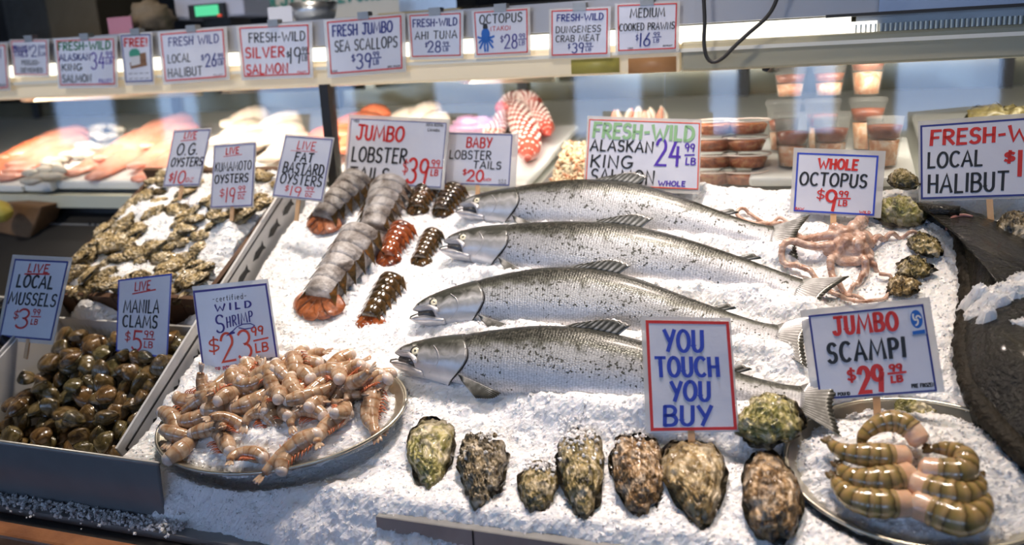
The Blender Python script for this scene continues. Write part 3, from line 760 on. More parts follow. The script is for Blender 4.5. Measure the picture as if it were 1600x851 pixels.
def price(col, dol, big, bu0, bu1, bv0, bv1, cents, cu0, cu1, cv0, unit, uv1, du0, du1, dv0, dv1, wd, ws):
    """dollar sign, big figure, cents over a bar over the unit"""
    it = []
    if dol: it.append(T('$', col, du0, du1, dv0, dv1, ws))
    it.append(T(big, col, bu0, bu1, bv0, bv1, wd))
    if cents:
        mid = (cv0+uv1)/2
        it += [T(cents, col, cu0, cu1, cv0, mid-.025, ws), Ln(col, cu0-.02, mid, cu1+.03, mid-.005, ws), T(unit, col, cu0, cu1-.01, mid+.03, uv1, ws)]
    return it
# ---- signs standing in the ice -------------------------------------------------
B_ = lambda x, y, h=0.0: P(x, y, h)
OYS = dict(bw=.014, margin=(.03, .03, .03, .03))
b0 = B_(280, 312, .08)
sign('narrow tilted sign for live O.G. oysters at ten dollars', [(273,205),(329,202),(311,288.5),(256,290)], b0, 'indigo',
     [T('LIVE', 'red', .32, .66, .03, .14, .02), Ln('red', .25, .185, .68, .17), T('O.G.', 'black', .2, .78, .24, .44, .03), T('OYSTERS', 'black', .10, .98, .50, .65, .026),
      T('$', 'red', .12, .24, .77, .92, .022), T('10', 'red', .27, .58, .74, .96, .03), T('DZ', 'red', .62, .82, .87, .94, .014)], stick=(.5, .5), stick_to=b0, **OYS)
b0 = B_(362, 345, .075)
sign('narrow sign for live Kumamoto oysters in the crate', [(336,228),(399,223),(394,321),(330,324)], b0, 'indigo',
     [T('LIVE', 'red', .30, .62, .05, .15, .02), Ln('red', .24, .185, .70, .17, .009), T('KUMAMOTO', 'black', .05, .94, .28, .42, .017), T('OYSTERS', 'black', .06, .88, .48, .61, .024)]
     + price('red', True, '19', .36, .58, .70, .93, '99', .66, .82, .68, 'DZ', .88, .20, .32, .70, .84, .022, .014), stick=(.5, .5), stick_to=b0, **OYS)
b0 = B_(463, 345, .07)
sign('sign for the live fat oysters leaning at the crate corner', [(447,212),(520,217.5),(503,313),(427,305)], b0, 'indigo',
     [T('LIVE', 'red', .30, .68, .07, .20, .018), Ln('red', .18, .235, .74, .225, .008), T('FAT', 'black', .30, .68, .26, .40, .028), T('BASTARD', 'black', .10, .94, .43, .60, .028), T('OYSTERS', 'black', .09, .94, .62, .78, .026)]
     + price('red', True, '19', .34, .56, .82, .97, '99', .66, .80, .80, 'DZ', .96, .22, .30, .81, .91, .020, .013), stick=(.45, .5), stick_to=b0, **OYS)
b0 = B_(612, 312)
_, cJ = sign('large sign for jumbo lobster tails behind the grey tails', [(549,185),(698,192),(689,293),(540,284)], b0, 'navy',
     [T('JUMBO', 'red', .08, .58, .10, .32, .045), T('LOBSTER', 'black', .05, .63, .44, .66, .036), T('TAILS', 'black', .04, .46, .76, .95, .036),
      T('NOVA SCOTIA', 'black', .80, .97, .02, .06, .008), T('CANADA', 'black', .82, .94, .10, .14, .008), T('WILD', 'black', .03, .09, .02, .05, .008)]
     + price('red', True, '39', .66, .86, .58, .95, '99', .89, .97, .58, 'LB', .82, .60, .655, .60, .82, .05, .020), bw=.012, margin=(.03, .06, .03, .03), stick=(.5, .5), stick_to=b0)
b0 = B_(746, 305)
sign('sign for baby lobster tails left of the rear salmon', [(699,207.5),(801,210),(796,290),(695,287)], b0, 'navy',
     [T('BABY', 'red', .32, .70, .08, .27, .035), T('LOBSTER', 'black', .06, .70, .34, .50, .026), T('TAILS', 'black', .44, .86, .54, .68, .026),
      T('$', 'red', .28, .34, .70, .82, .024), T('20', 'red', .36, .60, .72, .93, .045), T('EACH', 'red', .61, .72, .87, .92, .012), T('U.S.A', 'black', .84, .95, .88, .92, .008), T('WILD', 'black', .84, .95, .94, .97, .008)],
     bw=.02, margin=(.02, .02, .09, .04), stick=(.5, .5), stick_to=b0)
b0 = B_(1005, 325)
sign('orange bordered sign for whole Alaskan king salmon behind the rear salmon', [(921,186),(1094,192),(1091,296),(915,289)], b0, 'orange',
     [T('FRESH-WILD', 'palegreen', .05, .95, .06, .27, .055, e=.0018), T('ALASKAN', 'black', .03, .60, .31, .47, .03), T('KING', 'black', .04, .42, .54, .72, .03), T('SALMON', 'black', .05, .62, .75, .95, .03),
      T('24', 'violet', .63, .84, .26, .66, .045), T('99', 'violet', .88, .96, .32, .43, .022), Ln('violet', .88, .49, .96, .48, .022), T('LB', 'violet', .89, .97, .53, .63, .022), T('WHOLE', 'violet', .66, .89, .89, .96, .020)],
     bw=.016, margin=(.02, .05, .01, .07), stick=(.5, .5), stick_to=b0)
b0 = B_(1302, 362)
sign('sign for whole octopus standing behind the octopus', [(1246,238),(1373,243),(1366,337),(1240,330)], b0, 'blue',
     [T('WHOLE', 'red', .28, .76, .09, .25, .045), T('OCTOPUS', 'black', .06, .88, .33, .54, .036), T('RAW', 'red', .02, .13, .93, .97, .012), T('WILD', 'red', .82, .95, .93, .97, .012)]
     + price('red', True, '9', .40, .53, .61, .95, '99', .56, .67, .62, 'LB', .86, .28, .38, .60, .78, .055, .022), bw=.03, margin=(.05, .08, .08, .03), stick=(.48, .5), stick_to=b0)
b0 = B_(1549, 358)
sign('large navy bordered halibut sign at the right edge', [(1438,196),(1690,178),(1690,303),(1439,311)], b0, 'navy',
     [T('FRESH-WILD', 'red', .07, .90, .09, .28, .045), T('LOCAL', 'black', .05, .40, .38, .58, .032), T('HALIBUT', 'black', .05, .56, .68, .92, .034), T('$', 'red', .54, .60, .42, .56, .04), T('1', 'red', .625, .645, .42, .74, .055)],
     bw=.024, margin=(.015, .06, .01, .03), stick=(.43, .5), stick_to=b0)
b0 = B_(40, 560, .02)
sign('sign for live local mussels at the left edge', [(24,404),(107.5,408),(80,532),(0,525)], b0, 'navy',
     [T('LIVE', 'red', .30, .68, .055, .155, .02), Ln('red', .25, .185, .71, .17, .02), T('LOCAL', 'black', .14, .82, .20, .35, .03), T('MUSSELS', 'black', .05, .94, .42, .57, .025)]
     + price('red', True, '3', .29, .50, .63, .87, '99', .56, .69, .62, 'LB', .81, .20, .30, .65, .77, .03, .014), bw=.022, margin=(.07, .05, .05, .05), stick=(.5, .5), stick_to=b0)
b0 = B_(225, 585, -.03)
sign('sign for live Manila clams standing behind the clams', [(185.5,437),(269,427),(262,559.5),(182,548)], b0, 'blue',
     [T('LIVE', 'red', .33, .62, .06, .17, .018), Ln('red', .29, .21, .72, .175, .018), T('MANILA', 'black', .13, .80, .30, .46, .022), T('CLAMS', 'black', .12, .78, .50, .65, .026)]
     + price('red', True, '5', .32, .50, .70, .95, '99', .55, .72, .69, 'LB', .90, .17, .28, .71, .85, .032, .016), bw=.02, margin=(.0, .0, .0, .0), stick=(.5, .5), stick_to=b0, sleeve=False)
def shrimp_logo(c, t):
    b = MB()
    c.strokes(b, 'WILD', .28, .76, .19, .265, .022, nib=.9, jit=.01, gap=.55)
    c.strokes(b, 'S', .26, .37, .31, .51, .024, nib=.7)
    c.strokes(b, 'HRIMP', .41, .76, .35, .47, .0165, nib=.7, tilt=.10, gap=.34)
    pts = [(.40, .56), (.47, .52), (.54, .475), (.62, .455), (.72, .46), (.77, .49), (.73, .515), (.64, .515), (.56, .49)]
    V, Fc = ribbon([(x*c.W, y*c.H) for x, y in pts], .013*c.H); b.add([c.m(p.x, p.y, .0016) for p in V], [tuple(reversed(f)) for f in Fc])
    c.poly(b, [(.37, .565), (.46, .515), (.50, .53), (.50, .55), (.44, .555)])
    b.build('emblem', INK['indigo'], t, False)['label'] = 'purple shrimp emblem lettering'
b0 = B_(378, 612, -.02)
sign('sign for wild shrimp at the back of the shrimp platter', [(302,454),(417,442),(436,569),(319,591)], b0, 'indigo',
     [T('-certified-', 'grey', .26, .72, .09, .155, .008, gap=.3), T('$', 'orange', .12, .27, .56, .74, .022), T('23', 'orange', .29, .69, .53, .86, .034), T('99', 'orange', .72, .87, .51, .61, .022), Ln('orange', .73, .67, .92, .66, .020),
      T('LB', 'orange', .74, .90, .71, .81, .022), T('15 PER POUND', 'red', .06, .47, .905, .95, .011), T('PRE.FROZEN', 'black', .69, .97, .905, .945, .010)],
     bw=.026, margin=(.01, .05, .02, .0), stick=(.5, .5), stick_to=b0, extra=shrimp_logo)
b0 = B_(1082, 716)
sign('red bordered you touch you buy sign in front of the nearest salmon', [(1009,500),(1139,502),(1152,671),(1017,673)], b0, 'red',
     [T('YOU', 'blue', .22, .68, .09, .28, .036, slant=.04), T('TOUCH', 'blue', .10, .84, .34, .51, .036, slant=.0), T('YOU', 'blue', .27, .72, .56, .73, .036), T('BUY', 'blue', .17, .72, .78, .95, .036)],
     nrm=(-.08, -1, .34), bw=.028, margin=(.06, .035, .02, .02), stick=(.48, .5), stick_to=b0)
def msc(c, t):
    b = MB(); c.quadslab(b, .865, .04, .985, .34, .0013, .0015); b.build('sticker', simple('sticker_paper', (.62, .66, .76), .4), t, False)
    b = MB(); n = 26; ctr = (.925, .165)
    ring = [(ctr[0]+.050*math.cos(k*2*PI/n), ctr[1]+.105*math.sin(k*2*PI/n)) for k in range(n)]; c.poly(b, ring, .0017)
    c.poly(b, [(.875, .30), (.98, .29), (.98, .335), (.875, .34)], .0017)
    b.build('roundel', INK['aqua'], t, False)['label'] = 'blue round sticker emblem'
    b = MB()
    for k in range(3):
        a0 = k*2*PI/3; pts = [(ctr[0]+.036*(s/7)*math.cos(a0+s*.28), ctr[1]+.076*(s/7)*math.sin(a0+s*.28)) for s in range(1, 8)]
        V, Fc = ribbon([(x*c.W, y*c.H) for x, y in pts], .018*c.H); b.add([c.m(p.x, p.y, .0019) for p in V], [tuple(reversed(f)) for f in Fc])
    b.build('swirl', MT['white_plastic'], t, False)['label'] = 'white swirl'
b0 = B_(1372, 668)
sign('sign for jumbo scampi standing behind the scampi platter', [(1263,492.5),(1442.5,474.5),(1464.5,611),(1281,624)], b0, 'navy',
     [T('JUMBO', 'red', .21, .76, .06, .26, .048, gap=.30), T('SCAMPI', 'black', .13, .79, .36, .58, .044, gap=.32), T('4-6 PER POUND', 'black', .02, .27, .935, .97, .012), T('PRE FROZEN', 'black', .80, .985, .90, .94, .012)]
     + price('red', True, '29', .37, .57, .66, .95, '99', .64, .74, .66, 'LB', .86, .27, .34, .67, .82, .062, .026), nrm=(-.08, -1, .30), bw=.022, margin=(.07, .07, .06, .015), stick=(.53, .5), stick_to=b0, extra=msc)

WDS = 0.85
# ---- cards along the top rail of the case ---------------------------------------
YR = YC-0.016
def rail(label, quad, border, items, extra=None, m=(.05, .04, .05, .07)):
    sx = (quad[0][0]+quad[1][0])/2; sy = (quad[2][1]+quad[3][1])/2
    base = onY(sx, sy, YR)
    t, c = sign(label, quad, base, border, items, nrm=(0, -1, 0), margin=m, bw=.028, extra=extra, group='price cards along the top rail of the case')
    # small metal clip holding the card to the rail
    b = MB(); q = c.at(.5, -m[1]); b.box((q.x, YC-0.008, q.z+.002), (.03, .022, .018)); b.build('clip', MT['dull_steel'], t, False)
    return t
rail('card at the far left end of the rail cut by the frame', [(-60,74),(8,70),(13,137),(-55,142)], 'red', [T('FROZEN', 'navy', .1, .9, .1, .3, .03), T('WILD', 'black', .75, .95, .90, .95, .012)])
rail('small rail card with the price of peeled deveined prawns', [(18,64),(73,63),(75,117),(24,116.5)], 'red',
     [T('PRAWNS', 'indigo', .04, .44, .14, .28, .035), T('TAILS', 'indigo', .04, .44, .32, .46, .035), Ln('indigo', .02, .32, .45, .30, .03), T('$', 'navy', .48, .54, .14, .28, .02), T('21', 'navy', .56, .80, .13, .46, .04), T('99', 'navy', .83, .95, .14, .26, .02), T('LB', 'navy', .83, .95, .34, .44, .02),
      T('PEELED-', 'black', .25, .78, .58, .70, .025), T('DEVEINED', 'black', .2, .86, .80, .92, .025)])
rail('rail card with green heading for Alaskan king salmon', [(88,63),(178,60),(180,132),(95,133.5)], 'red',
     [T('FRESH-WILD', 'green', .03, .94, .05, .22, .04), T('ALASKAN', 'navy', .03, .58, .31, .45, .03), T('KING', 'black', .06, .42, .53, .67, .03), T('SALMON', 'black', .05, .58, .77, .93, .03)]
     + price('violet', False, '34', .60, .83, .29, .64, '99', .86, .97, .28, 'LB', .54, 0, 0, 0, 0, .035, .02) + [T('FILLET', 'violet', .72, .95, .88, .95, .018)])
def free_pic(c, t):
    b = MB(); c.poly(b, [(.22, .58), (.80, .52), (.84, .66), (.24, .72)]); c.poly(b, [(.6, .40), (.82, .38), (.82, .56), (.6, .58)]); b.build('picture_crate', simple('picture_brown', (.26, .13, .06), .5), t, False)
    b = MB(); c.poly(b, [(.26, .45), (.60, .42), (.60, .62), (.27, .66)], .0018); b.build('picture_box', simple('picture_white', (.66, .66, .68), .5), t, False)
    b = MB(); c.poly(b, [(.24, .46), (.24, .36), (.34, .30), (.50, .29), (.60, .34), (.62, .44)], .0020); b.build('picture_lid', simple('picture_green', (.05, .30, .20), .5), t, False)
    b = MB()
    for v in (.82, .93):
        for k in range(4): c.line(b, .14+k*.2, v, .28+k*.2, v-.004, .014)
    b.build('small_print', INK['grey'], t, False)
rail('blue bordered rail card with a small picture and free in red', [(189,55),(235,53),(239,127),(197,128.5)], 'navy', [T('FREE!', 'red', .10, .88, .08, .24, .05)], free_pic)
rail('rail card for fresh wild local halibut', [(251,53),(349,45),(354,120),(259,127)], 'red',
     [T('FRESH WILD', 'navy', .12, .92, .10, .27, .03), T('LOCAL', 'black', .08, .45, .45, .62, .025), T('HALIBUT', 'black', .06, .62, .74, .92, .028)]
     + price('navy', True, '26', .69, .86, .50, .76, '99', .89, .97, .50, 'LB', .74, .62, .67, .50, .62, .04, .02) + [T('FILLET', 'grey', .8, .95, .93, .96, .01)])
rail('rail card for fresh wild silver salmon in red letters', [(374,43),(482,38),(484,116),(382,120)], 'red',
     [T('FRESH-WILD', 'black', .13, .95, .13, .31, .032), T('SILVER', 'red', .06, .64, .42, .62, .045), T('SALMON', 'red', .05, .68, .76, .95, .045)]
     + price('black', True, '19', .72, .88, .45, .76, '99', .90, .98, .45, 'LB', .72, .67, .72, .52, .64, .036, .02) + [T('FILLET', 'red', .82, .95, .93, .96, .012)])
rail('rail card for fresh jumbo sea scallops', [(511,34),(627,24),(629,107),(517,116)], 'red',
     [T('FRESH JUMBO', 'navy', .07, .88, .09, .29, .04), T('SEA SCALLOPS', 'black', .09, .94, .38, .58, .03)]
     + price('navy', True, '39', .38, .58, .66, .93, '99', .61, .69, .64, 'LB', .88, .31, .36, .66, .80, .04, .022) + [T('WILD', 'black', .02, .1, .93, .96, .01), T('DRY PACK', 'black', .80, .97, .93, .96, .01)])
rail('rail card for fresh wild ahi tuna', [(640,24),(720,20),(720,87),(644,89)], 'red',
     [T('FRESH-WILD', 'navy', .06, .93, .11, .28, .035), T('AHI TUNA', 'black', .09, .93, .40, .58, .03)]
     + price('navy', True, '28', .34, .60, .64, .90, '99', .65, .76, .66, 'LB', .88, .29, .33, .66, .78, .04, .02))
def squid_pic(c, t):
    b = MB(); ring = [(.20+.085*math.cos(k*PI/8), .52+.14*math.sin(k*PI/8)) for k in range(16)]; c.poly(b, ring)
    for k in range(8):
        a = math.radians(-20+k*220/7); dx, dy = math.cos(a), math.sin(a)
        pts = [(.20+dx*.05, .62+dy*.05), (.20+dx*.12, .66+dy*.16), (.20+dx*.15+.02*math.cos(k*3), .70+dy*.26-.03)]
        V, Fc = ribbon([(x*c.W, y*c.H) for x, y in pts], .05*c.H); b.add([c.m(p.x, p.y, .0016) for p in V], [tuple(reversed(f)) for f in Fc])
    b.build('drawing', INK['aqua'], t, False)['label'] = 'blue octopus drawing'
    b = MB(); c.poly(b, [(.155, .40), (.245, .40), (.245, .33), (.24, .33), (.24, .28), (.16, .28), (.16, .33), (.155, .33)], .0019); b.build('drawing_hat', INK['black'], t, False)
rail('rail card for octopus with a small blue octopus drawing', [(741,19),(824,13.5),(825,82),(745,86)], 'red',
     [T('OCTOPUS', 'black', .10, .90, .08, .28, .035), T('(TAKO)', 'red', .30, .68, .36, .46, .018)] + price('indigo', True, '28', .56, .80, .56, .88, '99', .84, .95, .56, 'LB', .82, .48, .54, .58, .74, .04, .02), squid_pic)
rail('rail card for fresh wild Dungeness crab meat', [(862,16.5),(950,13),(949,84),(862,87)], 'red',
     [T('FRESH-WILD', 'navy', .10, .92, .10, .24, .035), T('DUNGENESS', 'black', .08, .88, .36, .50, .025), T('CRAB MEAT', 'black', .08, .86, .56, .70, .025)]
     + price('navy', True, '39', .38, .58, .74, .95, '99', .62, .72, .74, 'LB', .92, .30, .34, .74, .86, .035, .018))
rail('rail card for medium cooked prawns at the right end of the row', [(965,8),(1058,4.5),(1056,76),(966,80)], 'red',
     [T('MEDIUM', 'black', .22, .80, .09, .28, .03), T('COOKED PRAWNS', 'black', .03, .97, .41, .56, .026)]
     + price('navy', True, '16', .38, .56, .63, .91, '99', .62, .72, .62, 'LB', .84, .31, .36, .65, .78, .04, .018) + [T('WILD', 'black', .17, .26, .93, .96, .01), T('DEFROST', 'black', .78, .94, .91, .94, .01)])
# lettering on the shop banner
qb0, qb1 = onY(430, 8.5, 2.59), onY(617, 2.5, 2.59)
class Flat(Card):
    def __init__(s, o, ux, uy, W_, H_): s.o, s.ux, s.uy, s.W, s.H, s.n = o, Vector(ux), Vector(uy), W_, H_, Vector((0, -1, 0))
    def at(s, u, v, e=0.0): return s.o+s.ux*(u*s.W)+s.uy*(v*s.H)+s.n*e
fl = Flat(Vector((qb0.x-.04, 2.593, qb0.z+.085)), (1, 0, 0), (0, 0, -1), qb1.x-qb0.x+.08, .09)
b = MB(); fl.strokes(b, 'BEST PURVEYORS OF', 0, 1, 0, 1, .14, slant=0, jit=.0, e=.0015, nib=.6)
b.build('lettering', INK['teal'], banner, False)['label'] = 'green capital lettering'
# ================================================================== salmon, lobster tails, octopus, halibut
def salmon_mats():
    m, nt, b = newmat('salmon_skin'); L = nt.links.new
    at = nd(nt, 'ShaderNodeAttribute', attribute_name='pat'); sp = nt.nodes.new('ShaderNodeSeparateXYZ'); L(at.outputs['Vector'], sp.inputs[0])
    tc = nt.nodes.new('ShaderNodeTexCoord')
    n = nd(nt, 'ShaderNodeTexNoise', Scale=45, Detail=6); L(tc.outputs['Object'], n.inputs['Vector'])
    ma = nd(nt, 'ShaderNodeMath', operation='MULTIPLY_ADD'); L(n.outputs['Fac'], ma.inputs[0]); ma.inputs[1].default_value = 0.5; L(sp.outputs[1], ma.inputs[2])
    mr = nd(nt, 'ShaderNodeMapRange'); mr.inputs[1].default_value = -0.75; mr.inputs[2].default_value = 1.27; L(ma.outputs[0], mr.inputs[0])
    r = ramp(nt, [(0.10, (0.80, 0.78, 0.79)), (0.40, (0.62, 0.62, 0.64)), (0.64, (0.42, 0.43, 0.44)), (0.74, (0.13, 0.135, 0.11)), (0.81, (0.024, 0.026, 0.019)), (1.0, (0.016, 0.018, 0.012))])
    L(mr.outputs[0], r.inputs[0])
    # spots on the upper flank
    n2 = nd(nt, 'ShaderNodeTexNoise', Scale=165, Detail=2.5); L(tc.outputs['Object'], n2.inputs['Vector'])
    n3 = nd(nt, 'ShaderNodeTexNoise', Scale=22, Detail=2); L(tc.outputs['Object'], n3.inputs['Vector'])
    a1 = nd(nt, 'ShaderNodeMath', operation='MULTIPLY_ADD'); L(n3.outputs['Fac'], a1.inputs[0]); a1.inputs[1].default_value = 0.35; L(n2.outputs['Fac'], a1.inputs[2])
    a2 = nd(nt, 'ShaderNodeMath', operation='MULTIPLY_ADD'); L(sp.outputs[1], a2.inputs[0]); a2.inputs[1].default_value = 0.10; L(a1.outputs[0], a2.inputs[2])
    rs = ramp(nt, [(0.785, (0, 0, 0)), (0.82, (1, 1, 1))]); L(a2.outputs[0], rs.inputs[0])
    mx = nd(nt, 'ShaderNodeMix', data_type='RGBA'); L(rs.outputs[0], mx.inputs[0]); L(r.outputs[0], mx.inputs[6]); mx.inputs[7].default_value = (0.075, 0.075, 0.06, 1)
    # scales
    cmb = nt.nodes.new('ShaderNodeCombineXYZ'); sx = nd(nt, 'ShaderNodeMath', operation='MULTIPLY'); sx.inputs[1].default_value = 1.0
    sy = nd(nt, 'ShaderNodeMath', operation='MULTIPLY'); sy.inputs[1].default_value = 0.16
    L(sp.outputs[0], sx.inputs[0]); L(sp.outputs[1], sy.inputs[0]); L(sx.outputs[0], cmb.inputs[0]); L(sy.outputs[0], cmb.inputs[1])
    v = nd(nt, 'ShaderNodeTexVoronoi', Scale=150, Randomness=0.4); L(cmb.outputs[0], v.inputs['Vector'])
    rv = ramp(nt, [(0.25, (1, 1, 1)), (0.75, (0.45, 0.45, 0.45))]); L(v.outputs['Distance'], rv.inputs[0])
    mul = nd(nt, 'ShaderNodeMix', data_type='RGBA', blend_type='MULTIPLY'); mul.inputs[0].default_value = 0.75; L(mx.outputs[2], mul.inputs[6]); L(rv.outputs[0], mul.inputs[7])
    L(mul.outputs[2], b.inputs['Base Color'])
    bp = nd(nt, 'ShaderNodeBump', Strength=0.5, Distance=0.0012); bp.invert = True; L(v.outputs['Distance'], bp.inputs['Height']); L(bp.outputs[0], b.inputs['Normal'])
    b.inputs['Metallic'].default_value = 0.40; b.inputs['Roughness'].default_value = 0.36; b.inputs['Coat Weight'].default_value = 0.12; b.inputs['Coat Roughness'].default_value = .2
    m2, nt, b = newmat('salmon_head_skin'); L = nt.links.new
    at = nd(nt, 'ShaderNodeAttribute', attribute_name='pat'); sp = nt.nodes.new('ShaderNodeSeparateXYZ'); L(at.outputs['Vector'], sp.inputs[0])
    tc = nt.nodes.new('ShaderNodeTexCoord')
    n = nd(nt, 'ShaderNodeTexNoise', Scale=38, Detail=7, Distortion=.6); L(tc.outputs['Object'], n.inputs['Vector'])
    ma = nd(nt, 'ShaderNodeMath', operation='MULTIPLY_ADD'); L(n.outputs['Fac'], ma.inputs[0]); ma.inputs[1].default_value = 0.9; L(sp.outputs[1], ma.inputs[2])
    mr = nd(nt, 'ShaderNodeMapRange'); mr.inputs[1].default_value = -0.5; mr.inputs[2].default_value = 1.42; L(ma.outputs[0], mr.inputs[0])
    r = ramp(nt, [(0.05, (0.76, 0.74, 0.75)), (0.32, (0.58, 0.58, 0.59)), (0.45, (0.40, 0.40, 0.39)), (0.52, (0.56, 0.55, 0.54)), (0.64, (0.24, 0.24, 0.22)), (0.76, (0.045, 0.047, 0.038)), (1.0, (0.035, 0.04, 0.028))]); L(mr.outputs[0], r.inputs[0])
    L(r.outputs[0], b.inputs['Base Color'])
    bp = nd(nt, 'ShaderNodeBump', Strength=0.35, Distance=0.004); L(n.outputs['Fac'], bp.inputs['Height']); L(bp.outputs[0], b.inputs['Normal'])
    b.inputs['Metallic'].default_value = 0.30; b.inputs['Roughness'].default_value = 0.34; b.inputs['Coat Weight'].default_value = 0.2
    m3, nt, b = newmat('salmon_fin'); L = nt.links.new
    at = nd(nt, 'ShaderNodeAttribute', attribute_name='pat'); sp = nt.nodes.new('ShaderNodeSeparateXYZ'); L(at.outputs['Vector'], sp.inputs[0])
    tc = nt.nodes.new('ShaderNodeTexCoord'); n = nd(nt, 'ShaderNodeTexNoise', Scale=60, Detail=4); L(tc.outputs['Object'], n.inputs['Vector'])
    mu = nd(nt, 'ShaderNodeMath', operation='MULTIPLY'); mu.inputs[1].default_value = 3.1416; L(sp.outputs[0], mu.inputs[0]); sn = nd(nt, 'ShaderNodeMath', operation='SINE'); L(mu.outputs[0], sn.inputs[0])
    ab = nd(nt, 'ShaderNodeMath', operation='ABSOLUTE'); L(sn.outputs[0], ab.inputs[0])
    ml = nd(nt, 'ShaderNodeMath', operation='MULTIPLY'); L(ab.outputs[0], ml.inputs[0]); L(n.outputs['Fac'], ml.inputs[1])
    m_b = nd(nt, 'ShaderNodeMath', operation='SUBTRACT'); L(ml.outputs[0], m_b.inputs[0]); s3 = nd(nt, 'ShaderNodeMath', operation='MULTIPLY'); s3.inputs[1].default_value = .30; L(sp.outputs[1], s3.inputs[0]); L(s3.outputs[0], m_b.inputs[1])
    r = ramp(nt, [(0.0, (.025, .025, .02)), (0.22, (.09, .09, .075)), (0.5, (.42, .42, .40))]); L(m_b.outputs[0], r.inputs[0]); L(r.outputs[0], b.inputs['Base Color'])
    b.inputs['Roughness'].default_value = .35; b.inputs['Coat Weight'].default_value = .4
    return m, m2, m3
SKIN, HEADSKIN, FINM = salmon_mats()
MT['mouth'] = noisy('mouth_lining', [(0.3, (0.035, 0.035, 0.036)), (0.7, (0.11, 0.10, 0.10))], 40, 3, .35, .1, coat=.5)
MT['jaw_edge'] = simple('dark_jaw_skin', (0.045, 0.047, 0.045), .35, .2, coat=.4)
MT['iris'] = simple('fish_iris', (0.72, 0.68, 0.50), .2, coat=1)
MT['pupil'] = simple('fish_pupil', (0.012, 0.012, 0.012), .1, coat=1)
MT['silver_skin'] = noisy('jaw_silver_skin', [(0.3, (0.50, 0.49, 0.50)), (0.7, (0.74, 0.72, 0.73))], 40, 4, .3, .1, metal=.4, coat=.4)
TOP = [(.012,.024),(.03,.040),(.06,.051),(.097,.059),(.147,.066),(.19,.071),(.25,.081),(.35,.095),(.45,.098),(.55,.090),(.65,.073),(.75,.054),(.83,.040),(.89,.033),(.94,.038)]
BOT = [(0,-.005),(.01,-.017),(.033,-.032),(.067,-.047),(.103,-.056),(.144,-.064),(.19,-.074),(.25,-.090),(.35,-.108),(.45,-.111),(.55,-.100),(.65,-.081),(.75,-.058),(.83,-.042),(.89,-.034),(.94,-.038)]
THK = [(.012,.010),(.03,.020),(.06,.032),(.10,.043),(.15,.051),(.20,.056),(.30,.062),(.40,.064),(.5,.060),(.65,.046),(.75,.034),(.85,.022),(.94,.010)]
